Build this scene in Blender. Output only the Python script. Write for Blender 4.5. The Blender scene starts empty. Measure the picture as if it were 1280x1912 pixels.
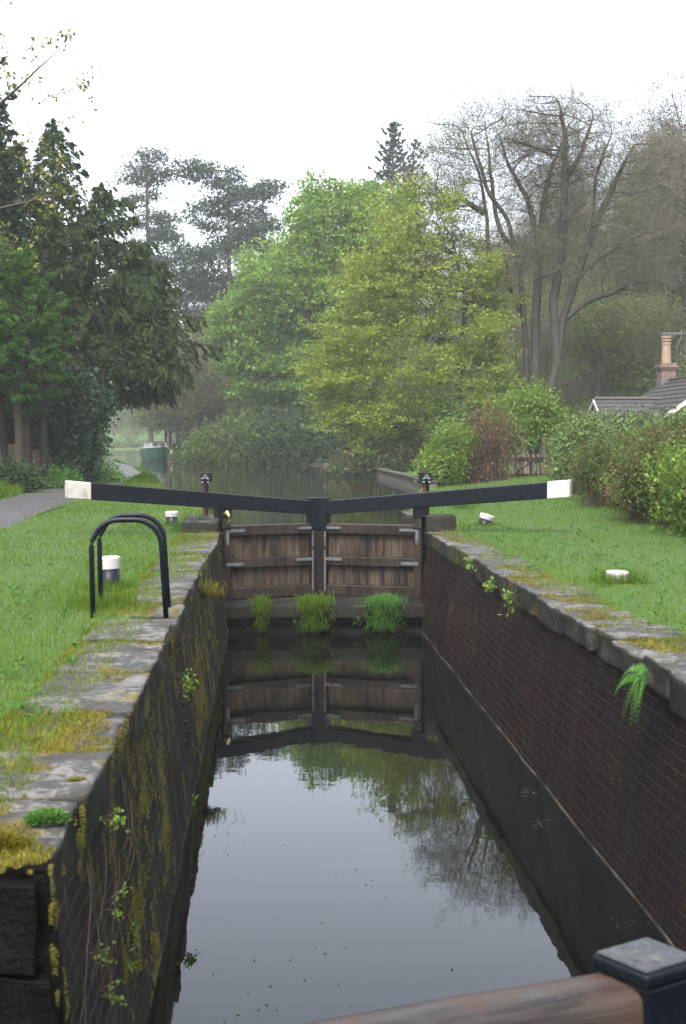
import bpy, math, random
import numpy as np
from mathutils import Matrix, Vector
S = bpy.context.scene
C = S.collection
rad = math.radians
# ------------------------------------------------------------------ camera
F = 2617.0                                   # focal length in photo pixels (1280 x 1912)
PITCH, YAW, EYE = 2.93, -3.06, 1.40          # eye 1.4 m above the lock coping
cd = bpy.data.cameras.new('camera'); cam = bpy.data.objects.new('camera', cd); C.objects.link(cam)
cam.location = (0, 0, EYE)
cam.rotation_euler = (rad(90 - PITCH), 0, rad(YAW))
cd.sensor_fit = 'VERTICAL'; cd.sensor_height = 24.0; cd.lens = 24.0 * F / 1912
cd.clip_start = 0.05; cd.clip_end = 2000
cd.dof.use_dof = True; cd.dof.focus_distance = 22.0; cd.dof.aperture_fstop = 4.5
S.camera = cam
ROT = np.array(cam.rotation_euler.to_matrix())
def ray(px, py): return ROT @ np.array([(px - 640) / F, -(py - 956) / F, -1.0])
def at(px, py, Y):
    d = ray(px, py); t = Y / d[1]
    return np.array([d[0] * t, Y, EYE + d[2] * t])
def gp(px, py, z=0.0):
    d = ray(px, py); t = (z - EYE) / d[2]
    return np.array([d[0] * t, d[1] * t, z])
# ------------------------------------------------------------------ sky, sun, exposure
W = bpy.data.worlds.new('World'); S.world = W; W.use_nodes = True
wt = W.node_tree; wt.nodes.clear()
sky = wt.nodes.new('ShaderNodeTexSky'); sky.sky_type = 'NISHITA'; sky.sun_disc = False
SUN_EL, SUN_AZ = 58.0, 200.0                 # high behind the camera, through cloud
sky.sun_elevation = rad(SUN_EL); sky.sun_rotation = rad(SUN_AZ)
sky.air_density = 1.0; sky.dust_density = 6.0; sky.ozone_density = 1.0
hs = wt.nodes.new('ShaderNodeHueSaturation'); hs.inputs['Saturation'].default_value = 0.5
bg = wt.nodes.new('ShaderNodeBackground'); bg.inputs['Strength'].default_value = 0.15
wo = wt.nodes.new('ShaderNodeOutputWorld')
wt.links.new(sky.outputs[0], hs.inputs['Color']); wt.links.new(hs.outputs[0], bg.inputs['Color']); wt.links.new(bg.outputs[0], wo.inputs['Surface'])
sd = bpy.data.lights.new('sun', 'SUN'); sd.energy = 0.7; sd.angle = rad(25); sd.color = (1.0, 0.97, 0.92)
so = bpy.data.objects.new('sun', sd); C.objects.link(so)
so.rotation_euler = (rad(90 - SUN_EL), 0, rad(180 - SUN_AZ))
S.view_settings.view_transform = 'Standard'; S.view_settings.look = 'None'
S.view_settings.gamma = 1.0; S.view_settings.exposure = 2.3
cy = S.cycles
cy.max_bounces = 7; cy.diffuse_bounces = 3; cy.glossy_bounces = 3; cy.transmission_bounces = 3; cy.volume_bounces = 1
cy.caustics_reflective = False; cy.caustics_refractive = False; cy.use_denoising = True
cy.sample_clamp_indirect = 6.0
# ------------------------------------------------------------------ material helpers
class NT:
    def __init__(s, name):
        s.m = bpy.data.materials.new(name); s.m.use_nodes = True
        s.t = s.m.node_tree; s.t.nodes.clear(); s.out = s.t.nodes.new('ShaderNodeOutputMaterial')
    def n(s, typ, ins=None, **kw):
        nd = s.t.nodes.new('ShaderNode' + typ)
        for k, v in kw.items(): setattr(nd, k, v)
        for k, v in (ins or {}).items():
            if isinstance(v, bpy.types.NodeSocket): s.t.links.new(v, nd.inputs[k])
            else: nd.inputs[k].default_value = v
        return nd
    def pos(s): return s.n('NewGeometry').outputs['Position']
    def obj(s): return s.n('TexCoord').outputs['Object']
    def noise(s, vec, scale, detail=4, rough=0.55, stretch=None, dist=0.0):
        if stretch: vec = s.n('Mapping', {'Vector': vec, 'Scale': stretch}).outputs[0]
        return s.n('TexNoise', {'Vector': vec, 'Scale': scale, 'Detail': detail, 'Roughness': rough, 'Distortion': dist}).outputs['Fac']
    def ramp(s, fac, stops, interp='LINEAR'):
        r = s.n('ValToRGB', {'Fac': fac}); r.color_ramp.interpolation = interp
        e = r.color_ramp.elements
        while len(e) < len(stops): e.new(0.5)
        for el, (p, c) in zip(e, stops):
            el.position = p; el.color = (c, c, c, 1) if not hasattr(c, '__len__') else (*c, 1)
        return r.outputs['Color']
    def mix(s, fac, a, b, blend='MIX'):
        nd = s.n('Mix', data_type='RGBA', blend_type=blend)
        for sock, v in ((nd.inputs[0], fac), (nd.inputs[6], a), (nd.inputs[7], b)):
            if isinstance(v, bpy.types.NodeSocket): s.t.links.new(v, sock)
            else: sock.default_value = v if not hasattr(v, '__len__') else (*v[:3], 1)
        return nd.outputs[2]
    def math(s, op, a, b=0.0, clamp=False):
        nd = s.n('Math', operation=op, use_clamp=clamp)
        for i, v in enumerate((a, b)):
            if isinstance(v, bpy.types.NodeSocket): s.t.links.new(v, nd.inputs[i])
            else: nd.inputs[i].default_value = v
        return nd.outputs[0]
    def xyz(s, vec):
        x = s.n('SeparateXYZ', {'Vector': vec}); return x.outputs[0], x.outputs[1], x.outputs[2]
    def comb(s, x, y, z): return s.n('CombineXYZ', {'X': x, 'Y': y, 'Z': z}).outputs[0]
    def bump(s, h, strength=0.3, dist=0.02, nrm=None):
        d = {'Height': h, 'Strength': strength, 'Distance': dist}
        if nrm: d['Normal'] = nrm
        return s.n('Bump', d).outputs[0]
    def attr(s, name='rnd'): return s.n('Attribute', attribute_name=name).outputs['Fac']
    def pbr(s, col, rough=0.6, nrm=None, spec=0.4, metal=0.0):
        b = s.n('BsdfPrincipled')
        if hasattr(col, '__len__') and not isinstance(col, bpy.types.NodeSocket): col = tuple(s.KB * c for c in col)
        elif isinstance(col, bpy.types.NodeSocket) and s.KB != 1: col = s.mix(1.0, col, (s.KB,) * 3, 'MULTIPLY')
        for k, v in (('Base Color', col), ('Roughness', rough), ('Specular IOR Level', spec), ('Metallic', metal)):
            if isinstance(v, bpy.types.NodeSocket): s.t.links.new(v, b.inputs[k])
            else: b.inputs[k].default_value = (*v, 1) if hasattr(v, '__len__') else v
        if nrm: s.t.links.new(nrm, b.inputs['Normal'])
        return b.outputs[0]
    KB = 0.74
    def done(s, sh): s.t.links.new(sh, s.out.inputs['Surface']); return s.m
def foliage(name, dark, mid, light, trans=0.35, rough=0.5, K=0.72):
    dark, mid, light = [tuple(K * c for c in q) for q in (dark, mid, light)]
    t = NT(name); a = t.attr()
    col = t.ramp(a, [(0.0, dark), (0.5, mid), (1.0, light)])
    t.KB = 1
    b = t.pbr(col, rough + .08, spec=0.12)
    tr = t.n('BsdfTranslucent', {'Color': t.mix(0.5, col, light, 'MIX')}).outputs[0]
    return t.done(t.n('MixShader', {0: trans, 1: b, 2: tr}).outputs[0])
def bark(name, a, b, scale=9.0, moss=None):
    t = NT(name); p = t.obj()
    n1 = t.noise(p, scale, 6, 0.65, (1, 1, 0.25)); n2 = t.noise(p, 1.1, 3)
    col = t.ramp(n1, [(0.3, a), (0.7, b)])
    if moss: col = t.mix(t.ramp(n2, [(0.5, 0.0), (0.68, 0.75)]), col, moss)
    return t.done(t.pbr(col, 0.75, t.bump(n1, 0.6, 0.03), 0.25))
def paint(name, base, chip, wear=0.62, rough=0.35, streak=None):
    t = NT(name); p = t.obj()
    n1 = t.noise(p, 7, 6, 0.7); n2 = t.noise(p, 38, 4, 0.6); n3 = t.noise(p, 5.0, 5, 0.6, (3, 3, 0.5))
    f = t.ramp(n1, [(wear, 0.0), (wear + 0.14, 0.8)])
    col = t.mix(f, base, chip)
    if streak: col = t.mix(t.ramp(n3, [(0.54, 0.0), (0.74, 0.85)]), col, streak)
    rg = t.ramp(n2, [(0.3, rough * 0.7), (0.75, min(1, rough * 1.9))])
    return t.done(t.pbr(col, rg, t.bump(n2, 0.12, 0.006), 0.13))
# ------------------------------------------------------------------ mesh helpers
import os
DBG = bool(os.environ.get('DBG'))
class MB:
    """collects shapes, builds ONE mesh object"""
    def __init__(s): s.v = []; s.f = []; s.n = 0; s.r = []
    def add(s, v, f, r=0.5):
        v = np.asarray(v, float)
        s.v.append(v); s.f += [tuple(int(i) + s.n for i in q) for q in f]; s.r += [r] * len(f); s.n += len(v); return s
    def box(s, x0, x1, y0, y1, z0, z1, M=None, r=0.5):
        v = np.array([[x, y, z] for z in (z0, z1) for y in (y0, y1) for x in (x0, x1)], float)
        if M is not None: v = v @ np.array(M.to_3x3()).T + np.array(M.translation)
        return s.add(v, [(0, 2, 3, 1), (4, 5, 7, 6), (0, 1, 5, 4), (2, 6, 7, 3), (0, 4, 6, 2), (1, 3, 7, 5)], r)
    def hexa(s, lo, hi, r=0.5):          # lo, hi: four corners each, same winding
        v = np.array(list(lo) + list(hi), float)
        return s.add(v, [(3, 2, 1, 0), (4, 5, 6, 7)] + [(i, (i + 1) % 4, 4 + (i + 1) % 4, 4 + i) for i in range(4)], r)
    def tube(s, pts, rr, k=8, cap=True, r=0.5):
        v, q = tube_np(np.asarray(pts, float), rr, k)
        f = [tuple(x) for x in q]; n = len(pts)
        if cap: f += [tuple(range(k))[::-1], tuple((n - 1) * k + i for i in range(k))]
        return s.add(v, f, r)
    def lathe(s, prof, k=24, M=None, cap=True):
        a = np.arange(k) * 2 * math.pi / k
        v = np.concatenate([np.stack([np.cos(a) * r, np.sin(a) * r, np.full(k, z)], 1) for r, z in prof])
        if M is not None: v = v @ np.array(M.to_3x3()).T + np.array(M.translation)
        f = [(i * k + j, i * k + (j + 1) % k, (i + 1) * k + (j + 1) % k, (i + 1) * k + j) for i in range(len(prof) - 1) for j in range(k)]
        if cap: f += [tuple(range(k))[::-1], tuple((len(prof) - 1) * k + i for i in range(k))]
        return s.add(v, f)
    def build(s, name, mat, parent=None, bevel=0.0, smooth=False, seg=2):
        me = bpy.data.meshes.new(name)
        me.from_pydata([tuple(x) for x in np.concatenate(s.v)], [], s.f); me.update()
        at_ = me.attributes.new('rnd', 'FLOAT', 'FACE'); at_.data.foreach_set('value', np.array(s.r, np.float32))
        return fin(name, me, mat, parent, bevel, smooth, seg)
def fin(name, me, mat, parent=None, bevel=0.0, smooth=False, seg=2):
    if mat: me.materials.append(mat)
    if smooth: me.polygons.foreach_set('use_smooth', [True] * len(me.polygons))
    o = bpy.data.objects.new(name, me); C.objects.link(o)
    if parent: o.parent = parent
    if bevel:
        m = o.modifiers.new('bevel', 'BEVEL'); m.width = bevel; m.segments = seg; m.limit_method = 'ANGLE'
    return o
def mesh_np(name, V, faces, mat, parent=None, rnd=None, smooth=False):
    """faces: list of (n,3) or (n,4) index arrays"""
    V = np.ascontiguousarray(V, np.float32); faces = [np.asarray(f, np.int32) for f in faces if len(f)]
    me = bpy.data.meshes.new(name)
    me.vertices.add(len(V)); me.vertices.foreach_set('co', V.ravel())
    loops = np.concatenate([f.ravel() for f in faces]); tot = np.concatenate([np.full(len(f), f.shape[1], np.int32) for f in faces])
    me.loops.add(len(loops)); me.loops.foreach_set('vertex_index', loops)
    me.polygons.add(len(tot)); me.polygons.foreach_set('loop_start', np.concatenate([[0], np.cumsum(tot)[:-1]]).astype(np.int32))
    me.update(calc_edges=True)
    if rnd is not None:
        a = me.attributes.new('rnd', 'FLOAT', 'FACE'); a.data.foreach_set('value', np.asarray(rnd, np.float32))
    if smooth: me.polygons.foreach_set('use_smooth', np.ones(len(tot), bool))
    return fin(name, me, mat, parent)
def nz(v): return v / (np.linalg.norm(v, axis=-1, keepdims=True) + 1e-9)
def tube_np(P, rr, k):
    n = len(P); rr = np.broadcast_to(np.asarray(rr, float), (n,))
    T = np.gradient(P, axis=0); T = nz(T)
    up = np.array([0, 0, 1.0]) if abs(T[:, 2]).mean() < 0.8 else np.array([1.0, 0, 0])
    U = nz(np.cross(T, up)); Vv = np.cross(T, U)
    a = np.arange(k) * 2 * math.pi / k
    ring = P[:, None, :] + rr[:, None, None] * (np.cos(a)[None, :, None] * U[:, None, :] + np.sin(a)[None, :, None] * Vv[:, None, :])
    i = np.arange(n - 1)[:, None] * k; j = np.arange(k)[None, :]; j2 = (j + 1) % k
    q = np.stack([i + j, i + j2, i + k + j2, i + k + j], -1).reshape(-1, 4)
    return ring.reshape(-1, 3), q
def leaf_np(P, ln, wd, rng, bias=(0, 0, 0.6), axis=None):
    """diamond leaves at P"""
    n = len(P)
    N = nz(rng.normal(size=(n, 3)) + np.asarray(bias))
    A = rng.normal(size=(n, 3)) if axis is None else axis + 0.35 * rng.normal(size=(n, 3))
    T = nz(A - N * (A * N).sum(1, keepdims=True)) if axis is None else nz(A)
    B = nz(np.cross(N, T))
    ln = (np.broadcast_to(ln, (n,)) * rng.uniform(0.6, 1.3, n))[:, None]; wd = (np.broadcast_to(wd, (n,)) * rng.uniform(0.6, 1.3, n))[:, None]
    V = np.stack([P - T * ln * .5, P - B * wd * .5 - T * ln * .05, P + T * ln * .5, P + B * wd * .5 - T * ln * .05], 1).reshape(-1, 3)
    return V, np.arange(4 * n).reshape(n, 4)
def tag(o, label=None, cat=None, group=None, kind=None):
    if label: o['label'] = label
    if cat: o['category'] = cat
    if group: o['group'] = group
    if kind: o['kind'] = kind
    return o
def thing(name, label, cat, loc=(0, 0, 0), rz=0.0, group=None):
    o = bpy.data.objects.new(name, None); C.objects.link(o); o.empty_display_size = 0.2
    o.location = tuple(float(c) for c in loc); o.rotation_euler = (0, 0, rz); return tag(o, label, cat, group)
def copy_thing(o, loc, rz, sc, label=None, group=None):
    r = o.copy(); C.objects.link(r); r.location = tuple(float(c) for c in loc); r.rotation_euler = (0, 0, rz); r.scale = (sc if hasattr(sc, '__len__') else (sc, sc, sc))
    if label: r['label'] = label
    if group: r['group'] = group
    for ch in [c for c in o.children]:
        c = ch.copy(); C.objects.link(c); c.parent = r
        for g in ch.children:
            d = g.copy(); C.objects.link(d); d.parent = c
    return r
def sstep(a, b, x): t = np.clip((x - a) / (b - a), 0, 1); return t * t * (3 - 2 * t)
def vnoise(x, y, seed=0):
    """smooth value noise, about 0..1, unit cell"""
    xi = np.floor(x).astype(np.int64); yi = np.floor(y).astype(np.int64); fx = x - xi; fy = y - yi
    def h(a, b):
        q = (a * 374761393 + b * 668265263 + seed * 1442695041) & 0x7fffffff
        q = ((q ^ (q >> 13)) * 1274126177) & 0x7fffffff
        return ((q ^ (q >> 16)) & 0xffff) / 65535.0
    u = fx * fx * (3 - 2 * fx); v = fy * fy * (3 - 2 * fy)
    return (h(xi, yi) * (1 - u) + h(xi + 1, yi) * u) * (1 - v) + (h(xi, yi + 1) * (1 - u) + h(xi + 1, yi + 1) * u) * v
def fbm(x, y, seed=0, o=4): return sum(vnoise(x * 2 ** i, y * 2 ** i, seed + i) * 0.5 ** (i + 1) for i in range(o)) / (1 - 0.5 ** o)
# ------------------------------------------------------------------ materials
PINK = (0.4, 0.4, 0.4)
M = {}
def stone_mat(name, lo, hi, moss_amt=0.55, dirt=(0.022, 0.020, 0.018)):
    t = NT(name); p = t.pos(); x, y, z = t.xyz(p)
    n1 = t.noise(p, 3.0, 6, 0.65); n2 = t.noise(p, 22, 5, 0.7); n3 = t.noise(p, 1.6, 5, 0.62); n4 = t.noise(p, 70, 3)
    lo2 = tuple(c * .55 for c in lo); hi2 = tuple(c * 1.15 for c in hi)
    col = t.ramp(t.mix(0.45, n1, n2), [(0.36, lo2), (0.5, lo), (0.56, hi), (0.68, hi2)])
    vo = t.n('TexVoronoi', {'Vector': p, 'Scale': 26.0}).outputs['Distance']
    col = t.mix(t.ramp(t.math('ADD', vo, t.math('MULTIPLY', n2, .5)), [(0.28, 0.8), (0.40, 0.0)]), col, dirt)
    band = t.noise(p, 2.2, 6, 0.7, (1, 3, 1)); col = t.mix(t.ramp(band, [(0.52, 0.0), (0.66, 0.7)]), col, dirt)
    col = t.mix(t.ramp(n4, [(0.58, 0.0), (0.75, 0.6)]), col, dirt)
    col = t.mix(t.ramp(n2, [(0.62, 0.0), (0.72, 0.45)]), col, (0.13, 0.13, 0.12))
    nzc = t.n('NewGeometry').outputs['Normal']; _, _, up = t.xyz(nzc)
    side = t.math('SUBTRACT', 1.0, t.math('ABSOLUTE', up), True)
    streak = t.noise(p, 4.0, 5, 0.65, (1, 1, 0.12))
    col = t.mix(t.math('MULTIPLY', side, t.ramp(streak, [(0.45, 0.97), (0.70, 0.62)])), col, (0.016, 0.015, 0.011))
    mm = t.ramp(n3, [(moss_amt, 0.0), (moss_amt + 0.08, 0.9)])
    mc = t.ramp(n2, [(0.3, (0.06, 0.05, 0.010)), (0.7, (0.15, 0.12, 0.018))])
    col = t.mix(mm, col, mc)
    return t.done(t.pbr(col, t.ramp(n2, [(0.3, 0.45), (0.7, 0.75)]), t.bump(t.mix(0.4, n1, n2), 0.8, 0.035), 0.12))
M['stone'] = stone_mat('coping stone', (0.048, 0.046, 0.043), (0.125, 0.121, 0.114), 0.595)
M['stone_dark'] = stone_mat('dark stone', (0.022, 0.021, 0.019), (0.075, 0.070, 0.064), 0.64)
def brick_mat(name, c1, c2, mortar, moss, lime_z, rust):
    t = NT(name); p = t.pos(); x, y, z = t.xyz(p)
    vec = t.comb(y, z, 0.0)
    warp = t.noise(p, 3.0, 3)
    vec2 = t.n('VectorMath', {0: vec, 1: t.comb(0.0, t.math('MULTIPLY', warp, 0.025), 0.0)}, operation='ADD').outputs[0]
    br = t.n('TexBrick', {'Vector': vec2, 'Color1': (*c1, 1), 'Color2': (*c2, 1), 'Mortar': (*mortar, 1), 'Scale': 1.0, 'Mortar Size': 0.006, 'Mortar Smooth': 0.35, 'Bias': 0.0, 'Brick Width': 0.235, 'Row Height': 0.078})
    n1 = t.noise(p, 1.5, 6, 0.65, (1, 1, 0.5)); n2 = t.noise(p, 30, 4, 0.7); st = t.noise(p, 2.6, 6, 0.68, (1, 1.3, 0.16)); st2 = t.noise(p, 7.0, 5, 0.7, (1, 1.5, 0.22))
    col = t.mix(t.ramp(n1, [(0.3, 0.85), (0.65, 0.1)]), br.outputs['Color'], (0.012, 0.010, 0.009))
    col = t.mix(t.ramp(n2, [(0.6, 0.0), (0.78, 0.4)]), col, (0.05, 0.045, 0.04))
    col = t.mix(t.ramp(st, [(0.54, 0.0), (0.66, rust[3])]), col, rust[:3])
    fade = t.ramp(t.math('MULTIPLY', z, -0.6), [(0.0, 1.0), (0.95, 0.6)])
    mfac = t.math('MULTIPLY', t.ramp(t.mix(0.45, st, st2), [(moss, 0.0), (moss + 0.05, 0.85)]), fade)
    col = t.mix(mfac, col, t.ramp(n2, [(0.3, (0.05, 0.042, 0.007)), (0.7, (0.15, 0.12, 0.016))]))
    lz = t.math('ADD', z, t.math('MULTIPLY', n2, 0.012))
    line = t.math('MULTIPLY', t.math('GREATER_THAN', lz, lime_z - 0.012), t.math('LESS_THAN', lz, lime_z + 0.016))
    col = t.mix(t.math('MULTIPLY', line, t.ramp(t.noise(p, 3.0, 4), [(.4, .05), (.65, .42)])), col, (0.30, 0.28, 0.23))
    h = t.math('ADD', t.math('MULTIPLY', br.outputs['Fac'], -0.8), t.math('MULTIPLY', n2, 0.6))
    return t.done(t.pbr(col, t.ramp(n1, [(0.3, 0.4), (0.7, 0.7)]), t.bump(h, 1.0, 0.04), 0.03))
M['brick_l'] = brick_mat('weathered grey lock brick', (0.026, 0.024, 0.022), (0.045, 0.041, 0.038), (0.11, 0.102, 0.09), 0.535, -1.47, (0.06, 0.035, 0.025, 0.3))
M['brick_r'] = brick_mat('wet brown lock brick', (0.010, 0.007, 0.006), (0.018, 0.011, 0.010), (0.040, 0.031, 0.027), 0.69, -1.47, (0.045, 0.018, 0.011, 0.5))
def ground_mat():
    t = NT('ground'); p = t.pos(); n1 = t.noise(p, 0.5, 5); n2 = t.noise(p, 9, 5, 0.7); n3 = t.noise(p, 0.12, 3)
    g = t.ramp(n2, [(0.3, (0.022, 0.046, 0.007)), (0.6, (0.042, 0.092, 0.013)), (0.8, (0.065, 0.11, 0.018))])
    g = t.mix(t.ramp(n1, [(0.45, 0.0), (0.7, 0.35)]), g, (0.06, 0.07, 0.018))
    w = t.ramp(n2, [(0.3, (0.014, 0.011, 0.007)), (0.6, (0.034, 0.030, 0.015)), (0.8, (0.032, 0.052, 0.014))])
    x, y, z = t.xyz(p)
    wood = t.math('MULTIPLY', t.ramp(t.math('MULTIPLY', t.math('ADD', y, t.math('MULTIPLY', n3, 20.0)), 0.01), [(0.74, 0.0), (0.84, 1.0)]), t.ramp(t.math('MULTIPLY', t.math('ADD', x, 60.0), 0.01), [(0.44, 0.0), (0.50, 1.0)]))
    col = t.mix(wood, g, w)
    return t.done(t.pbr(col, 0.85, t.bump(n2, 0.6, 0.05), 0.2))
M['ground'] = ground_mat()
def path_mat():
    t = NT('path'); p = t.pos(); n1 = t.noise(p, 0.9, 5); n2 = t.noise(p, 45, 4, 0.7); n3 = t.noise(p, 5, 4)
    col = t.ramp(n2, [(0.3, (0.026, 0.024, 0.0235)), (0.7, (0.056, 0.051, 0.050))])
    col = t.mix(t.ramp(n1, [(0.5, 0.0), (0.75, 0.5)]), col, (0.068, 0.063, 0.062))
    return t.done(t.pbr(col, t.ramp(n3, [(0.35, 0.35), (0.6, 0.65)]), t.bump(n2, 0.4, 0.01), 0.45))
M['path'] = path_mat()
def water_mat(name, col, rip, scale, rough):
    t = NT(name); p = t.pos()
    n = t.noise(p, scale, 3, 0.5); n2 = t.noise(p, scale * 0.17, 2)
    nr = t.bump(t.math('ADD', n, t.math('MULTIPLY', n2, 2.0)), rip, 0.02)
    b = t.n('BsdfPrincipled', {'Base Color': (*col, 1), 'Roughness': rough, 'IOR': 1.333, 'Normal': nr})
    return t.done(b.outputs[0])
M['lock_water'] = water_mat('still lock water', (0.0022, 0.0024, 0.0018), 0.02, 5.0, 0.012)
M['canal_water'] = water_mat('canal water', (0.0040, 0.0046, 0.0030), 0.05, 5.0, 0.03)
M['black'] = paint('black gloss paint', (0.005, 0.007, 0.011), (0.014, 0.019, 0.026), 0.60, 0.26)
M['white'] = paint('white paint', (0.42, 0.42, 0.41), (0.17, 0.165, 0.145), 0.55, 0.4)
M['white_dirty'] = paint('dirty white paint', (0.40, 0.39, 0.37), (0.20, 0.17, 0.12), 0.53, 0.45, (0.13, 0.09, 0.05))
M['red'] = paint('faded red paint', (0.075, 0.020, 0.014), (0.035, 0.018, 0.014), 0.5, 0.5)
M['steel'] = paint('galvanised steel', (0.10, 0.107, 0.113), (0.05, 0.05, 0.05), 0.5, 0.4)
M['cream'] = paint('cream render', (0.42, 0.39, 0.33), (0.28, 0.25, 0.21), 0.6, 0.7)
M['terracotta'] = paint('terracotta', (0.25, 0.185, 0.13), (0.17, 0.125, 0.09), 0.6, 0.6)
M['green_hull'] = paint('green hull paint', (0.005, 0.060, 0.028), (0.010, 0.04, 0.022), 0.6, 0.35)
M['glass'] = paint('dark glass', (0.02, 0.025, 0.03), (0.03, 0.035, 0.04), 0.7, 0.08)
M['rope'] = paint('old rope', (0.42, 0.33, 0.16), (0.22, 0.16, 0.07), 0.5, 0.8)
def wood_mat(name, a, b, stain, rough=0.55):
    t = NT(name); p = t.pos(); r = t.attr()
    n1 = t.noise(p, 16, 6, 0.7, (1, 1, 0.10)); n2 = t.noise(p, 3.6, 6, 0.72, (2.4, 1, 0.4)); n3 = t.noise(p, 40, 3)
    col = t.mix(r, t.ramp(n1, [(0.3, a), (0.7, b)]), t.ramp(n1, [(0.3, b), (0.7, stain)]))
    col = t.mix(t.ramp(n2, [(0.44, 0.0), (0.60, 0.93)]), col, (0.010, 0.008, 0.007))
    return t.done(t.pbr(col, rough, t.bump(n1, 0.5, 0.012), 0.12))
M['plank'] = wood_mat('weathered gate plank', (0.024, 0.016, 0.011), (0.092, 0.072, 0.052), (0.058, 0.026, 0.010))
M['rail'] = wood_mat('wet dark oak', (0.013, 0.011, 0.010), (0.036, 0.031, 0.027), (0.040, 0.020, 0.011), 0.42)
M['rail_dark'] = wood_mat('black wet oak', (.006, .006, .006), (.018, .016, .014), (.02, .012, .008), .4)
M['grey_wood'] = wood_mat('silvered wood', (0.10, 0.085, 0.07), (0.22, 0.19, 0.16), (0.14, 0.09, 0.055))
def rail_top_mat():
    t = NT('weathered oak rail'); p = t.obj()
    n1 = t.noise(p, 9, 6, 0.7, (0.12, 1.6, 1.6)); n2 = t.noise(p, 2.6, 5, 0.65); n3 = t.noise(p, 30, 4)
    col = t.ramp(n1, [(0.40, (0.011, 0.009, 0.0085)), (0.60, (0.046, 0.040, 0.0385))])
    col = t.mix(t.ramp(n2, [(0.5, 0.0), (0.62, 0.8)]), col, (0.05, 0.028, 0.019))
    col = t.mix(t.ramp(n3, [(0.55, 0.0), (0.75, 0.35)]), col, (0.05, 0.055, 0.05))
    return t.done(t.pbr(col, t.ramp(n2, [(0.4, 0.3), (0.6, 0.6)]), t.bump(n1, 0.6, 0.015), 0.15))
M['rail_top'] = rail_top_mat()
def tile_mat():
    t = NT('slate grey tile'); p = t.pos(); n1 = t.noise(p, 2.5, 5, 0.6); n2 = t.noise(p, 20, 4)
    col = t.ramp(t.mix(0.5, n1, n2), [(0.3, (0.014, 0.013, 0.013)), (0.6, (0.036, 0.034, 0.034)), (0.72, (0.060, 0.056, 0.036))])
    return t.done(t.pbr(col, 0.55, t.bump(n2, 0.3, 0.01), 0.4))
M['tile'] = tile_mat()
def sbrick(name, a, b, m):
    t = NT(name); p = t.obj(); x, y, z = t.xyz(p)
    br = t.n('TexBrick', {'Vector': t.comb(t.math('ADD', x, y), z, 0.0), 'Color1': (*a, 1), 'Color2': (*b, 1), 'Mortar': (*m, 1), 'Scale': 1.0, 'Mortar Size': 0.008, 'Brick Width': 0.23, 'Row Height': 0.078})
    n = t.noise(p, 4, 5, 0.6)
    return t.done(t.pbr(t.mix(t.ramp(n, [(0.45, 0.0), (0.7, 0.7)]), br.outputs['Color'], (0.05, 0.04, 0.035)), 0.75, t.bump(br.outputs['Fac'], -0.5, 0.01), 0.3))
M['house_brick'] = sbrick('chimney brick', (0.17, 0.085, 0.06), (0.11, 0.07, 0.055), (0.2, 0.18, 0.16))
M['tan_wall'] = sbrick('tan garden wall', (0.17, 0.105, 0.07), (0.12, 0.075, 0.05), (0.14, 0.11, 0.085))
M['canal_brick'] = sbrick('canal edge brick', (0.09, 0.08, 0.075), (0.06, 0.055, 0.05), (0.12, 0.11, 0.1))
M['bark_grey'] = bark('grey beech bark', (0.022, 0.019, 0.016), (0.060, 0.053, 0.045), 7, (0.035, 0.042, 0.018))
M['bark_brown'] = bark('brown bark', (0.024, 0.017, 0.013), (0.062, 0.047, 0.037))
M['bark_pine'] = bark('pine bark', (0.028, 0.021, 0.017), (0.075, 0.055, 0.043))
M['bark_tan'] = bark('tan bark', (0.030, 0.020, 0.014), (0.085, 0.056, 0.038))
M['twig'] = bark('bare twigs', (0.066, 0.058, 0.036), (0.128, 0.114, 0.074))
M['dead'] = bark('dead stems', (0.04, 0.024, 0.016), (0.105, 0.068, 0.046))
M['yew'] = foliage('yew needles', (0.014, 0.025, 0.008), (0.031, 0.052, 0.015), (0.070, 0.098, 0.028), 0.3, .5, 1.0)
M['cypress_blue'] = foliage('blue green cypress', (0.016, 0.032, 0.016), (0.036, 0.066, 0.032), (0.075, 0.115, 0.055), 0.25)
M['cypress'] = foliage('green cypress', (0.018, 0.050, 0.008), (0.042, 0.105, 0.016), (0.085, 0.17, 0.03), 0.3, .5, 1.0)
M['pine'] = foliage('pine needles', (0.010, 0.022, 0.013), (0.022, 0.040, 0.022), (0.045, 0.068, 0.036), 0.15)
M['sycamore'] = foliage('sycamore leaves', (0.038, 0.090, 0.010), (0.086, 0.172, 0.020), (0.18, 0.262, 0.044), 0.42, .5, .95)
M['beech'] = foliage('young beech leaves', (0.080, 0.122, 0.013), (0.150, 0.205, 0.024), (0.23, 0.28, 0.052), 0.45, .5, .95)
M['spring'] = foliage('sparse spring leaves', (0.10, 0.12, 0.02), (0.18, 0.19, 0.035), (0.28, 0.27, 0.06), 0.4)
M['laurel'] = foliage('laurel leaves', (0.008, 0.021, 0.007), (0.018, 0.042, 0.012), (0.050, 0.090, 0.024), 0.2, 0.45)
M['bright_leaf'] = foliage('bright shrub leaves', (0.05, 0.105, 0.014), (0.11, 0.20, 0.025), (0.20, 0.29, 0.05), 0.4)
M['hedge_leaf'] = foliage('hedge leaves', (0.024, 0.048, 0.010), (0.058, 0.098, 0.018), (0.125, 0.170, 0.040), 0.35)
M['bramble'] = foliage('bramble leaves', (0.034, 0.056, 0.016), (0.070, 0.112, 0.034), (0.145, 0.190, 0.080), 0.3)
M['dead_leaf'] = foliage('dead bramble leaves', (0.06, 0.035, 0.022), (0.12, 0.07, 0.04), (0.20, 0.13, 0.07), 0.2)
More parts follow.
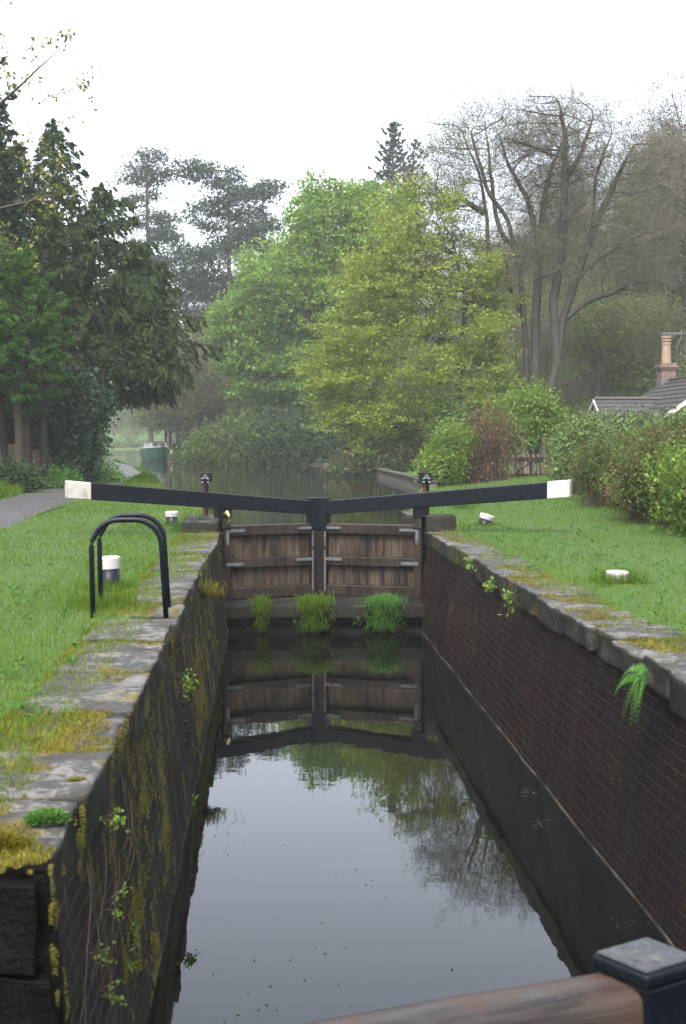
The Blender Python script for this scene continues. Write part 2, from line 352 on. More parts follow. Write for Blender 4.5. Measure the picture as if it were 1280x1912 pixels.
M['ivy'] = foliage('ivy leaves', (0.010, 0.026, 0.012), (0.020, 0.050, 0.020), (0.07, 0.11, 0.055), 0.15, 0.32)
M['wood_leaf'] = foliage('woodland leaves', (0.045, 0.07, 0.02), (0.085, 0.12, 0.03), (0.15, 0.19, 0.05), 0.4)
M['bud'] = foliage('brown buds', (0.030, 0.021, 0.016), (0.060, 0.044, 0.032), (0.09, 0.075, 0.038), 0.2)
M['grass'] = foliage('grass', (0.034, 0.082, 0.004), (0.074, 0.150, 0.008), (0.145, 0.208, 0.026), 0.42)
M['weed'] = foliage('weed leaves', (0.03, 0.09, 0.015), (0.07, 0.18, 0.03), (0.14, 0.28, 0.06), 0.4)
M['moss'] = foliage('yellow moss', (0.058, 0.058, 0.007), (0.135, 0.122, 0.012), (0.235, 0.205, 0.03), 0.25)
M['litter'] = foliage('floating litter', (0.022, 0.019, 0.010), (0.040, 0.037, 0.022), (0.11, 0.10, 0.055), 0.1)

# ------------------------------------------------------------------ THE SETTING: ground, path, water
ZU, ZL = -0.15, -1.48                        # upper and lower water levels
XL, XR = -0.73, 2.46                         # lock edges
canal = np.array([(-.73, 24.6), (-.95, 26), (-1.2, 29), (-2.2, 36), (-3.25, 44), (-4.3, 54), (-5.6, 64), (-8.2, 82), (-10.6, 98), (-15, 122), (-21, 150), (-31, 195), (-60, 236),
                  (-60, 256), (-36, 250), (-22, 232), (-16.5, 190), (-14.5, 160), (-12.2, 140), (-10.6, 125), (-8.6, 112), (-6.6, 100), (-5.0, 91), (-2, 88.5), (2, 88), (5.2, 84), (5.3, 72), (4.7, 62), (4.62, 43), (4.0, 37), (3.0, 30), (2.46, 26), (2.46, 24.6)])
path_pts = np.array([(-4.9, 4), (-4.95, 14), (-5.05, 22), (-5.35, 32), (-5.6, 45), (-6.0, 58), (-8.5, 78), (-11.5, 96), (-17, 122), (-28, 150), (-50, 195)])
def path_x(y): return np.interp(y, path_pts[:, 1], path_pts[:, 0])
def poly_sd(x, y, P):
    d = np.full(x.shape, 1e9); ins = np.zeros(x.shape, bool)
    for i in range(len(P)):
        a, b = P[i], P[(i + 1) % len(P)]; e = b - a
        t = np.clip(((x - a[0]) * e[0] + (y - a[1]) * e[1]) / (e @ e), 0, 1)
        d = np.minimum(d, np.hypot(x - a[0] - t * e[0], y - a[1] - t * e[1]))
        c = (a[1] > y) != (b[1] > y)
        with np.errstate(divide='ignore', invalid='ignore'):
            ins ^= c & (x < (b[0] - a[0]) * (y - a[1]) / (b[1] - a[1] + 1e-12) + a[0])
    return np.where(ins, -d, d)
def land(x, y):
    x, y = np.broadcast_arrays(np.asarray(x, float), np.asarray(y, float))
    t = path_x(y) - 0.95 - x
    z = sstep(0.05, 1.3, t) * 0.5 + np.clip(t - 1.3, 0, 40) * 0.10
    lawn = 0.05 * (fbm(x * .7, y * .5, 3) - .5)
    z = z + np.where(np.abs(x - path_x(y)) < 1.1, 0, lawn)
    z = z + sstep(4.5, 10, x) * 0.35 * sstep(10, 40, y)
    z = z + np.minimum(np.clip(y - 62 + (x - 10) * .6, 0, 300) * 0.24, 11) * sstep(9, 17, x)
    rb = np.interp(y, [88, 91, 100, 112, 125, 140, 160, 190, 200], [5, -5, -6.6, -8.6, -10.6, -12.2, -14.5, -18, -20])
    z = z + np.minimum(np.clip(y - 92, 0, 300) * 0.15, 9) * sstep(1, 12, x - rb) * (1 - sstep(9, 17, x) * .6)
    z = z + sstep(256, 268, y) * 3.0 + np.clip(y - 262, 0, 80) * 0.22
    z = z + sstep(-15, -60, y) * 17  # invented rise behind the camera, added to block low sky light
    return np.minimum(z, 34)
def ground_z(x, y):
    z = land(x, y)
    sdv = poly_sd(x, y, canal)
    z = np.where(sdv < 0.5, -1.3 + (z + 1.3) * sstep(-0.7, 0.18, sdv), z)
    on = np.abs(x - path_x(y)) < 0.8
    z = np.where(on, z - 0.05, z)
    near = (y < 24.7) & (y > -14)
    edge = np.where(y > 4.75, -1.1, -1.7)
    void = near & (x > edge) & (x < 2.86)
    z = np.where(near & (x < 3.2) & (x > -2.2), np.minimum(z, -0.02), z)
    return np.where(void, -3.6, z)
def lines(*seg):
    out = []
    for a, b, s in seg: out.append(np.arange(a, b, s))
    return np.unique(np.round(np.concatenate(out), 3))
gx = lines((-320, -40, 9), (-40, -14, 1.1), (-14, -2, .25), (-2.2, -.9, .05), (-.9, 2.7, .4), (2.7, 3.1, .05), (3.1, 7, .25), (7, 20, .6), (20, 60, 1.8), (60, 321, 9))
gy = lines((-130, -15, 5), (-15, 3, 1), (3, 5, .1), (5, 22, .4), (22, 28, .12), (28, 66, .4), (66, 130, .8), (130, 280, 2.0), (280, 420, 8))
GX, GY = np.meshgrid(gx, gy); GZ = ground_z(GX, GY)
nx, ny = len(gx), len(gy); ii = (np.arange(ny - 1)[:, None] * nx + np.arange(nx - 1)[None, :])
tag(mesh_np('ground', np.stack([GX, GY, GZ], -1).reshape(-1, 3), [np.stack([ii, ii + 1, ii + nx + 1, ii + nx], -1).reshape(-1, 4)], M['ground'], smooth=True), kind='structure')
def ribbon(name, hw, dz, m):
    ys = np.arange(4, 170, .8); xs = path_x(ys); k = np.ones(9) / 9
    xs = np.convolve(np.pad(xs, 4, 'edge'), k, 'valid')
    off = np.linspace(-1, 1, 9); w = hw + 0.12 * (fbm(ys * .35, ys * 0, 5) - .5)
    X = xs[:, None] + off[None, :] * w[:, None]; Y = np.repeat(ys[:, None], 9, 1)
    Z = np.zeros_like(X) + dz - 0.03 * off[None, :] ** 2 + 0.02 * (fbm(X * .8, Y * .4, 9) - .5)
    n = 9; i = (np.arange(len(ys) - 1)[:, None] * n + np.arange(n - 1)[None, :])
    return mesh_np(name, np.stack([X, Y, Z], -1).reshape(-1, 3), [np.stack([i, i + 1, i + n + 1, i + n], -1).reshape(-1, 4)], m, smooth=True)
tag(ribbon('path', 0.9, 0.03, M['path']), kind='structure')
def sheet(name, pts, z, m):
    me = bpy.data.meshes.new(name); me.from_pydata([(x, y, z) for x, y in pts], [], [tuple(range(len(pts)))]); me.update()
    return tag(fin(name, me, m), kind='structure')
sheet('canal_water', [(-.72, 21.75), (.80, 22.3), (2.44, 21.75), (2.44, 24.8), (30, 27), (30, 262), (-80, 262), (-80, 27), (-.72, 24.8)], ZU, M['canal_water'])
sheet('lock_water', [(-1.66, -12), (2.9, -12), (2.9, 21.5), (-1.2, 21.5), (-1.2, 4.5), (-1.66, 4.3)], ZL, M['lock_water'])

def wet_shade_black():
    t = NT('wet and shade black masonry'); p = t.pos(); n1 = t.noise(p, 5, 6, .7); n2 = t.noise(p, 28, 4, .7)
    col = t.ramp(n1, [(.35, (.0015, .0015, .0015)), (.6, (.006, .0055, .005)), (.72, (.022, .022, .021)), (.8, (.012, .02, .006))])
    return t.done(t.pbr(col, t.ramp(n2, [(.3, .35), (.7, .75)]), t.bump(n2, .8, .02), .05))
M['wet_shade_black'] = wet_shade_black()  # wet stone of the sill; at the near recess its black is painted shade
M['wetledge'] = stone_mat('wet ledge', (.006, .006, .006), (.030, .030, .029), .66)
# ------------------------------------------------------------------ lock walls
def stone_block(mb_name, x0, x1, y0, y1, z0, z1, m, parent, seed, amp=0.02, bev=0.028, n=7):
    """a worn stone: gridded box, pushed about a little"""
    rng = np.random.default_rng(seed)
    me = bpy.data.meshes.new(mb_name)
    import bmesh
    bm = bmesh.new(); bmesh.ops.create_cube(bm, size=1.0)
    bmesh.ops.bevel(bm, geom=list(bm.edges), offset=0.001 + bev / max(.2, (x1 - x0)), segments=2, affect='EDGES', profile=.6)
    bmesh.ops.subdivide_edges(bm, edges=[e for e in bm.edges if e.calc_length() > .3], cuts=n, use_grid_fill=True)
    sx, sy, sz = x1 - x0, y1 - y0, z1 - z0
    ph = rng.uniform(0, 50, 3)
    for v in bm.verts:
        c = v.co; X, Y, Z = (c.x + .5) * sx + x0, (c.y + .5) * sy + y0, (c.z + .5) * sz + z0
        q = np.array([Y * 5 + ph[0], Z * 7 + X * 3])
        d = float(fbm(np.array([q[0]]), np.array([q[1]]), seed, 3)[0]) - .5
        e = float(fbm(np.array([X * 6 + ph[1]]), np.array([Y * 6]), seed + 7, 3)[0]) - .5
        v.co = (X + d * amp * 2.2, Y + e * amp, Z + e * amp * 2)
    bm.to_mesh(me); bm.free()
    o = fin(mb_name, me, m, parent, smooth=True)
    return o
def brick_face(parent, y0, y1, xt, xb, xback, m, name='brick_face'):
    ys = np.arange(y0, y1 + .001, .12); ys[-1] = y1; zs = np.linspace(-2.3, -0.185, 22)
    Yg, Zg = np.meshgrid(ys, zs); t = (Zg + 0.26) / (ZL + 0.26)
    Xg = xt + (xb - xt) * t + 0.03 * (fbm(Yg * 1.3, Zg * 2, 11 if xt < 0 else 12, 4) - .5)
    V = np.stack([Xg, Yg, Zg], -1).reshape(-1, 3); n = len(ys); i = (np.arange(len(zs) - 1)[:, None] * n + np.arange(n - 1)[None, :])
    q = np.stack([i, i + 1, i + n + 1, i + n], -1).reshape(-1, 4)
    if xt < 0: q = q
    else: q = q[:, ::-1]
    # back, ends and lid so that it is a solid wall
    mb = [V]; fs = [q]; b = len(V)
    for col in (0, n - 1):
        idx = np.arange(len(zs)) * n + col
        bk = V[idx].copy(); bk[:, 0] = xback; mb.append(bk)
        j = np.arange(len(zs) - 1); fs.append(np.stack([idx[:-1], idx[1:], b + j + 1, b + j], -1)); b += len(bk)
    return mesh_np(name, np.concatenate(mb), fs, m, parent, smooth=False)
lw = thing('lock_wall', 'mossy stone topped lock wall of dark grey brick beside the two handrail hoops', 'lock wall', (0, 0, 0))
rw = thing('lock_wall', 'brown wet brick lock wall with grey coping below the hedge side lawn', 'lock wall', (0, 0, 0))
brick_face(lw, 4.78, 11.0, XL - .005, -.60, -1.25, M['brick_l'])
brick_face(lw, 11.32, 24.6, XL - .005, -.60, -1.25, M['brick_l'])
MB().box(-1.3, -.98, 10.95, 11.4, -2.3, -.06).build('ladder_slot', M['stone_dark'], lw)
brick_face(rw, -3, 24.6, XR + .005, 2.29, 2.95, M['brick_r'])
MB().hexa([(-1.95, 4.68, -2.4), (-.50, 4.68, -2.4), (-.50, 4.765, -2.4), (-1.95, 4.765, -2.4)], [(-1.95, 4.68, -.04), (-.745, 4.68, -.04), (-.745, 4.765, -.04), (-1.95, 4.765, -.04)]).build('recess_end', M['wet_shade_black'], lw)  # slab added before the coping end, narrow recess shade put into its black
for i_ in range(5): stone_block('recess_stone', -1.95 + .4 * (i_ % 2), -.775 + .06 * i_ , 4.60 + .012 * (i_ % 3), 4.70, -.04 - .34 * (i_ + 1) + .012, -.04 - .34 * i_ - .03 * (i_ == 0), M['wet_shade_black'], lw, 900 + i_, .03, .02)  # coursing stones, same recess shade painted in their colour
# downstream recess of the near gate
MB().box(-2.3, -1.25, 4.8, 5.5, -2.4, -.30).build('recess_end', M['stone_dark'], lw)
MB().box(-2.3, -1.62, -3, 4.8, -2.4, -.02).build('recess_side', M['stone_dark'], lw)
rs = random.Random(4)
JT = {}
def coping(parent, x_in, x_out, y0, y1, seed, gap=None):
    y = y0; k = 0; J = JT.setdefault(x_in, [])
    while y < y1 - .2:
        J.append(y)
        L = min(rs.uniform(.55, 1.25), y1 - y)
        if y1 - y - L < .3: L = y1 - y
        e = y + L
        if gap and y < gap[1] and e > gap[0]:
            if gap[0] - y > .25: e = gap[0]
            else: y = gap[1]; continue
        j = rs.uniform(-.028, .016); w = rs.uniform(-.06, .05); dz = rs.uniform(-.022, .008)
        xa, xb = (x_out - w, x_in + j + .012) if x_in < 0 else (x_in + j - .012, x_out + w)
        stone_block('coping_stone', xa, xb, y + .008, e - .008, -.215 + rs.uniform(-.025, .02), dz, M['stone'], parent, seed + k)
        y = e; k += 1
coping(lw, XL, -1.27, 4.78, 24.6, 100, (11.0, 11.32))
coping(rw, XR, 2.98, -1.0, 24.6, 300)
stone_block('coping_stone', -1.27, -.99, 10.99, 11.33, -.2, -.05, M['stone'], lw, 77)
# ------------------------------------------------------------------ breast wall under the gates
cill = thing('breast_wall', 'wet black masonry sill below the closed gates, grass tufts hanging from it', 'lock sill', (0, 0, 0))
stone_block('sill_ledge', -.74, 2.44, 20.8, 22.9, -1.25, -1.07, M['wetledge'], cill, 41, .03, .03, 14)
def rough_face():
    xs = np.arange(-.72, 2.42, .05); zs = np.linspace(-2.2, -1.2, 20); Xg, Zg = np.meshgrid(xs, zs)
    Yg = 20.88 + .12 * (fbm(Xg * 3, Zg * 5, 21, 4) - .5) + .03 * np.sin(Zg * 30)
    n = len(xs); i = (np.arange(len(zs) - 1)[:, None] * n + np.arange(n - 1)[None, :])
    return mesh_np('sill_face', np.stack([Xg, Yg, Zg], -1).reshape(-1, 3), [np.stack([i, i + 1, i + n + 1, i + n], -1).reshape(-1, 4)], M['wet_shade_black'], cill, smooth=True)
rough_face()

# ------------------------------------------------------------------ the lock gates
def build_gate(label, loc, ang, L, d, tail, planks_seed, beam_mid):
    """leaf with local +x from heel to mitre; d: local y sign of the downstream face"""
    g = thing('lock_gate', label, 'lock gate', loc, ang)
    rg = random.Random(planks_seed)
    def yb(a, b): return (min(d * a, d * b), max(d * a, d * b))
    MB().box(-.05, .07, *yb(-.10, .085), -1.06, .2).build('heel_post', M['rail'], g, .012)
    MB().box(L - .165, L - .004, *yb(-.10, .10), -1.06, -.02).build('mitre_post', M['rail_dark'], g, .012)
    mp = MB().box(L - .168, L - .004, *yb(-.11, .115), -.02, .47).box(L - .178, L - .002, *yb(-.12, .125), .47, .49)
    mp.build('mitre_post_head', M['black'], g, .008)
    MB().box(.07, L - .165, *yb(-.10, .08), -.08, .08).build('top_rail', M['rail'], g, .014)
    MB().box(.07, L - .165, *yb(-.10, .075), -.585, -.435).build('middle_rail', M['rail'], g, .014)
    MB().box(.07, L - .165, *yb(-.10, .085), -1.06, -.885).build('bottom_rail', M['rail'], g, .014)
    pl = MB(); n = 11; w = (L - .235) / n
    for zz in ((-.88, -.59), (-.43, -.085)):
        for i in range(n):
            a = .07 + i * w; o = rg.uniform(-.004, .004)
            pl.box(a + .003, a + w - .003, *yb(-.04 + o, .0 + o), zz[0], zz[1], r=max(0, min(1, rg.gauss(.12, .28))))
    pl.build('planking', M['plank'], g)
    f = .088
    def strap(x0, x1, z0, z1):
        y = f
        MB().box(x0, x1, *yb(y, y + .009), z0, z1).build('iron_strap', M['steel'], g)
    for (z0, z1, off) in ((.005, .035, 0), ):
        s = MB().box(.0, .30, *yb(f, f + .009), -.02, .025).box(.0, .045, *yb(f + .0004, f + .0094), -.22, -.021); s.build('corner_strap', M['steel'], g)
        MB().box(L - .40, L - .12, *yb(.103, .112), .0, .04).build('iron_strap', M['steel'], g)
    MB().box(-.0, .28, *yb(f, f + .009), -.545, -.495).build('iron_strap', M['steel'], g)
    MB().box(L - .42, L - .14, *yb(.103, .112), -.50, -.455).build('iron_strap', M['steel'], g)
    MB().box(L - .155, L - .13, *yb(.1025, .1105), -.27, -.03).build('iron_strap', M['steel'], g)
    MB().box(L - .155, L - .13, *yb(.1025, .1105), -.98, -.33).build('iron_strap', M['steel'], g)
    # balance beam: from the mitre post, over the heel post, out across the bank
    x1, xw, x0 = L - .18, -tail + .34, -tail
    zb = lambda x: .21 + (.548 - .21) * (L - x) / (L + tail)
    zt = lambda x: .43 + (.805 - .43) * (L - x) / (L + tail)
    def beam(a, b, name, m, grow=0.0, par=g):
        ya, yc = yb(-.12, .12); ya -= grow; yc += grow
        lo = [(a, ya, zb(a) - grow), (b, ya, zb(b) - grow), (b, yc, zb(b) - grow), (a, yc, zb(a) - grow)]
        hi = [(a, ya, zt(a) + grow), (b, ya, zt(b) + grow), (b, yc, zt(b) + grow), (a, yc, zt(a) + grow)]
        return MB().hexa(lo, hi).build(name, m, par, .014)
    bb = beam(xw, x1, 'balance_beam', M['black'])
    beam(x0, xw, 'white_beam_end', beam_mid, .003, bb)
    MB().box(-.13, .09, *yb(-.105, .10), .2, zb(0.0) + .02).build('heel_block', M['black'], g, .008)
    MB().box(-.07, .075, *yb(-.112, .105), .02, .05).build('iron_collar', M['black'], g)
    return g
ang = math.atan2(.55, 1.5)
HL = np.array((-.68, 21.72)); HR = np.array((2.36, 21.72)); MT = np.array((.80, 22.29))
dl = MT - HL; dr = MT - HR
build_gate('closed gate leaf whose balance beam ends in a stained white tip over the tarmac towpath', (*HL, 0), math.atan2(dl[1], dl[0]), float(np.hypot(*dl)), -1, 2.45, 3, M['white_dirty'])
build_gate('closed gate leaf whose balance beam ends in a clean white tip by the bramble hedge', (*HR, 0), math.atan2(dr[1], dr[0]), float(np.hypot(*dr)), 1, 2.34, 5, M['white'])
def capdirt():
    t = NT('dirty cap top'); p = t.obj(); n = t.noise(p, 14, 5, .65); n2 = t.noise(p, 60, 3)
    col = t.ramp(n, [(.35, (.006, .006, .0065)), (.6, (.028, .026, .026)), (.7, (.06, .052, .02))])
    return t.done(t.pbr(col, t.ramp(n2, [(.3, .15), (.7, .5)]), t.bump(n2, .3, .005), .5))
M['capdirt'] = capdirt()
# near gate under the camera: only its rail and post cap show
PC = at(1207, 1776, 3.2)
ng = thing('lock_gate', 'near gate seen from above, only its worn wooden rail and black capped post showing', 'lock gate', (PC[0], PC[1], PC[2]), rad(19.5))
def near_gate():
    lo, hi = -.045, 0.0
    Rm = Matrix.Rotation(rad(12), 4, 'Z')
    MB().box(-.082, .082, -.082, .082, -1.9, -.05, Rm).build('gate_post', M['black'], ng, .008)
    cp = MB().box(-.094, .094, -.09, .09, -.05, -.012, Rm)
    cp.build('post_cap', M['black'], ng, .012, seg=3)
    MB().box(-.086, .086, -.08, .08, -.0125, -.006, Rm).build('cap_panel', M['capdirt'], ng, .004)
    k = 12; prof = []
    for i in range(k + 1):
        a = math.pi * i / k; prof.append((math.cos(a), math.sin(a)))
    ys = [.085 * np.sign(c) * abs(c) ** .55 for c, s in prof]; zs = [-.122 + .07 * abs(s) ** .5 for c, s in prof]
    sec = np.array(list(zip(ys, zs)) + [(-.085, -.27), (.085, -.27)])
    xs = np.linspace(-1.75, -.03, 24); V = []; 
    for x in xs:
        wob = .0015 * math.sin(x * 9) + .001 * math.sin(x * 23)
        V += [(x, y * (1 + wob * 3), z + wob) for y, z in sec]
    n = len(sec); i = (np.arange(len(xs) - 1)[:, None] * n + np.arange(n)[None, :]); j = (np.arange(len(xs) - 1)[:, None] * n + ((np.arange(n) + 1) % n)[None, :])
    mesh_np('top_rail', np.array(V), [np.stack([i, j, j + n, i + n], -1).reshape(-1, 4)], M['rail_top'], ng, smooth=True)
    pl = MB()
    for q in range(9): pl.box(-1.74 + q * .185, -1.74 + q * .185 + .18, -.03, .02, -1.95, -.28, r=.3 + .05 * (q % 3))
    pl.build('planking', M['plank'], ng)
near_gate()
# stone blocks at the heels
def block(label, x0, x1, y0, y1, z0, z1, seed, m='stone_dark'):
    o = stone_block('stone_block', x0, x1, y0, y1, z0, z1, M[m], None, seed, .01, .015, 5)
    return tag(o, label, 'stone block')
block('dark hollow quoin stone under the beam next to the leaning bollard', 2.44, 2.90, 21.5, 22.05, -.05, .235, 501)
block('low flat stone slab under the beam beside the tufted grass', -1.32, -.755, 21.4, 23.3, -.04, .17, 502)
block('weathered stone block at the waterside beyond the hedge side heel post', 2.30, 2.72, 23.3, 24.2, -.3, .17, 503, 'stone')
# ------------------------------------------------------------------ paddle gear
def paddle(label, px, Y, s):
    p = at(px, 905, Y); t = thing('paddle_post', label, 'paddle gear', (p[0], Y, 0))
    t_ = at(px, 879, Y)[2]
    MB().box(-.05, .0, -.04, .04, -.05, t_).build('rack', M['red'], t, .006)
    MB().box(.002, .05, -.04, .04, -.05, t_ - .18).build('post', M['black'], t, .006)
    bx = MB().box(-.07 if s < 0 else -.075, .085 if s < 0 else .07, -.075, -.042, t_ - .17, t_ - .035)
    x = .07 if s > 0 else -.11
    bx.box(.075 if s > 0 else -.12, .115 if s > 0 else -.08, -.085, .07, t_ - .19, t_ - .03)
    bx.box(-.06, .06, -.05, .055, t_ - .06, t_ - .035); bx.box(-.055, .055, -.07, .06, t_ - .20, t_ - .165)
    gb = bx.build('gear_box', M['black'], t, .006)
    gw = MB(); R = Matrix.Translation((0, -.08, t_ - .095)) @ Matrix.Rotation(rad(90), 4, 'X')
    k = 20; v = [(.045 if i % 2 else .033, 0) for i in range(k)]
    a = np.arange(k) * 2 * math.pi / k; rr = np.array([q[0] for q in v])
    for y in (-.088, -.078): pass
    ring = np.stack([np.cos(a) * rr, np.zeros(k), np.sin(a) * rr], 1)
    gw.add(np.concatenate([ring + (0, -.09, t_ - .095), ring + (0, -.076, t_ - .095)]), [tuple(range(k)), tuple(range(k, 2 * k))[::-1]] + [(i, (i + 1) % k, k + (i + 1) % k, k + i) for i in range(k)])
    gw.build('cog', M['steel'], gb)
    MB().tube([(-s * .06, -.06, t_ - .09), (-s * .17, -.06, t_ - .09)], .012, 8).build('spindle', M['black'], t)
    for bxx in (-.045, .045):
        for bz in (-.125, -.185): 
            MB().lathe([(.013, 0), (.013, .012), (.006, .018)], 10, Matrix.Translation((bxx, -.071 if bz < -.15 else -.076, t_ + bz)) @ Matrix.Rotation(rad(90), 4, 'X')).build('bolt', M['white'], gb)
paddle('red and black paddle gear post rising behind the beam on the towpath side', 383, 23.0, 1)
paddle('red and black paddle gear post rising behind the beam in front of the bright shrub', 795, 23.0, -1)
# ------------------------------------------------------------------ bollards
def bollard(label, x, y, z, r, h, cap, tilt=(0, 0), cut=0.0):
    t = thing('bollard', label, 'bollard', (x, y, z), 0); t.rotation_euler = (tilt[0], tilt[1], 0.3)
    MB().lathe([(r * .86, -.25), (r * .86, 0), (r * .90, h - cap - .004)], 28).build('bollard_body', M['black'], t, 0, True)
    MB().lathe([(r * .93, h - cap), (r * 1.02, h - .02), (r * .99, h - .006), (r * .92, h), (r * .5, h + .006), (.002, h + .007)], 28, cap=False).build('white_cap', M['white'], t, .004, False)
b = gp(206, 1098); bollard('white capped mooring bollard standing in grass behind the handrail hoops', b[0], b[1], -.03, .108, .33, .115, (rad(-2), rad(-2.5)))
b = gp(321, 979); bollard('small white topped black bollard near the heel of the towpath side gate', b[0], b[1], -.02, .112, .235, .085, (0, rad(-2)))
b = gp(903, 980); bollard('leaning black bollard with white slanted top by the quoin stone', b[0], b[1], -.03, .125, .21, .085, (rad(4), rad(17)))
b = gp(1151, 1069, .1); bollard('sunken bollard with only its white cap above the hedge side lawn', b[0], b[1], -.14, .112, .255, .09, (rad(2), 0))
# ------------------------------------------------------------------ handrail hoops
def hoop(label, xa, xb, Y, dY, zt):
    t = thing('handrail_hoop', label, 'handrail', (xa, Y, 0)); W_ = xb - xa; R_ = .21; pts = [(0, 0, -.2), (0.0, 0, zt - R_)]
    for i in range(1, 9):
        a = math.pi * (1 - i / 16); pts.append((R_ + R_ * math.cos(a), 0, zt - R_ + R_ * math.sin(a)))
    for i in range(0, 9):
        a = math.pi / 2 * (1 - i / 8); pts.append((W_ - .05 - R_ + R_ * math.cos(a), 0, zt - R_ + R_ * math.sin(a)))
    pts.append((W_, 0, -.28)); pts = np.array(pts); pts[:, 1] += dY * pts[:, 0] / W_
    pts[1:3, 0] -= .01
    MB().tube(pts, .0215, 12).build('rail', M['black'], t, 0, True)
hoop('nearer black tubular hoop handrail at the coping edge', -1.40, -.805, 11.25, 0, .765)
hoop('farther black tubular hoop handrail just behind its twin', -1.42, -.835, 11.95, 0, .765)
# rope at the heel
ro = MB().tube([(-.67, 21.6, .26), (-.63, 21.55, .30), (-.60, 21.52, .24), (-.60, 21.53, .16), (-.62, 21.55, .10)], [.018, .028, .024, .02, .01], 8).build('rope', M['rope'], None, 0, True)
tag(ro, 'frayed yellow rope end hanging at the heel post of the towpath side gate', 'rope')
# ------------------------------------------------------------------ canal edge wall
cw = thing('retaining_wall', 'low dark brick canal edge wall running back to the bramble by the water', 'retaining wall')
def canal_wall():
    n = 40; ys = np.linspace(40.5, 62.5, n); xs = 4.62 + .06 * np.sin(ys * .3) + .10 * (ys > 60)
    mb = MB(); tp = MB()
    for i in range(n - 1):
        a, b, y0, y1 = xs[i], xs[i + 1], ys[i], ys[i + 1]
        mb.hexa([(a, y0, -.9), (a + .3, y0, -.9), (b + .3, y1, -.9), (b, y1, -.9)], [(a, y0, .12), (a + .3, y0, .12), (b + .3, y1, .12), (b, y1, .12)])
        tp.hexa([(a - .04, y0 + .01, .12), (a + .36, y0 + .01, .12), (b + .36, y1 - .01, .12), (b - .04, y1 - .01, .12)], [(a - .04, y0 + .01, .21), (a + .36, y0 + .01, .21), (b + .36, y1 - .01, .21), (b - .04, y1 - .01, .21)])
    mb.build('wall_face', M['canal_brick'], cw); tp.build('wall_coping', M['stone'], cw)
canal_wall()
#@@PART2@@
# ------------------------------------------------------------------ TREES: skeleton growth
def colonize(att, start, step, kill, rng, infl=1e9, iters=160, bias=(0, 0, 0), jit=0.12, maxn=9000, zmin=-2):
    N = [np.asarray(p, float) for p, _ in start]; par = [q for _, q in start]
    alive = np.ones(len(att), bool); best = np.full(len(att), 1e9); bi = np.zeros(len(att), int); done = 0; bias = np.asarray(bias, float)
    kidp = {}; dead = []
    for i_, (p_, q_) in enumerate(start): kidp.setdefault(q_, []).append(np.asarray(p_, float))
    for it in range(iters):
        new = np.array(N[done:])
        if len(new):
            d = np.linalg.norm(att[:, None, :] - new[None, :, :], axis=2)
            m = d.min(1); k = d.argmin(1) + done; u = m < best; best[u] = m[u]; bi[u] = k[u]
        done = len(N); alive &= best > kill
        act = alive & (best < infl)
        if not act.any() or len(N) > maxn: break
        NA = np.array(N); idx = bi[act]; dirs = nz(att[act] - NA[idx])
        acc = np.zeros((len(N), 3)); np.add.at(acc, idx, dirs); use = np.unique(idx)
        dd = nz(nz(acc[use]) + bias + jit * rng.normal(size=(len(use), 3)))
        dd[:, 2] = np.maximum(dd[:, 2], zmin); dd = nz(dd); nn = NA[use] + dd * step
        for a, p in zip(use, nn):
            a = int(a); ks = kidp.setdefault(a, [])
            if any(np.abs(p - q).sum() < step * .5 for q in ks): p = NA[a] + nz(p - NA[a] + step * .9 * rng.normal(size=3)) * step
            if len(ks) >= 5 or any(np.abs(p - q).sum() < step * .4 for q in ks): dead.append(a); continue
            ks.append(p); N.append(p); par.append(a)
        if dead:
            ai = np.where(act)[0]; alive[ai[np.isin(idx, dead)]] = False; dead.clear()
    return np.array(N), np.array(par)
def radii(par, tip, R, ex=1.9):
    n = len(par); w = np.zeros(n); ch = np.bincount(par[par >= 0], minlength=n)
    w[ch == 0] = tip ** ex
    for i in range(n - 1, -1, -1):
        if par[i] >= 0: w[par[i]] += w[i]
    r = w ** (1 / ex); 
    return tip + (r - tip) * (R - tip) / max(1e-6, r.max() - tip)
def skeleton_mesh(N, par, r, rng, rmin=0.0, kmax=7, wob=.0):
    n = len(par); kids = [[] for _ in range(n)]
    for i, p in enumerate(par):
        if p >= 0: kids[p].append(i)
    Vs, Fs, b = [], [], 0
    stack = [(i, None) for i in range(n) if par[i] < 0]
    while stack:
        i, p0 = stack.pop(); ch = [i]
        while kids[ch[-1]]:
            ks = sorted(kids[ch[-1]], key=lambda q: -r[q])
            for q in ks[1:]: stack.append((q, ch[-1]))
            ch.append(ks[0])
        P = N[ch]; rr = r[ch].copy()
        if p0 is not None: P = np.vstack([N[p0], P]); rr = np.concatenate([[min(r[p0], rr[0] * 1.15)], rr])
        if len(P) < 2 or rr.max() < rmin: continue
        if len(P) > 3: P[1:-1] = .25 * P[:-2] + .5 * P[1:-1] + .25 * P[2:]
        k = kmax if rr.max() > .07 else (5 if rr.max() > .025 else 3)
        rr[-1] *= .5
        v, q = tube_np(P, rr, k); Vs.append(v); Fs.append(q + b); b += len(v)
    return np.concatenate(Vs), np.concatenate(Fs)
def in_ellipsoids(E, n, rng, shell=2.4):
    w = np.array([e[3] * e[4] * e[5] for e in E]); w = w / w.sum(); k = rng.choice(len(E), n, p=w); E = np.array([e[:6] for e in E])
    d = nz(rng.normal(size=(n, 3))); u = rng.uniform(size=(n, 1)) ** (1 / shell)
    return E[k, :3] + d * u * E[k, 3:6]
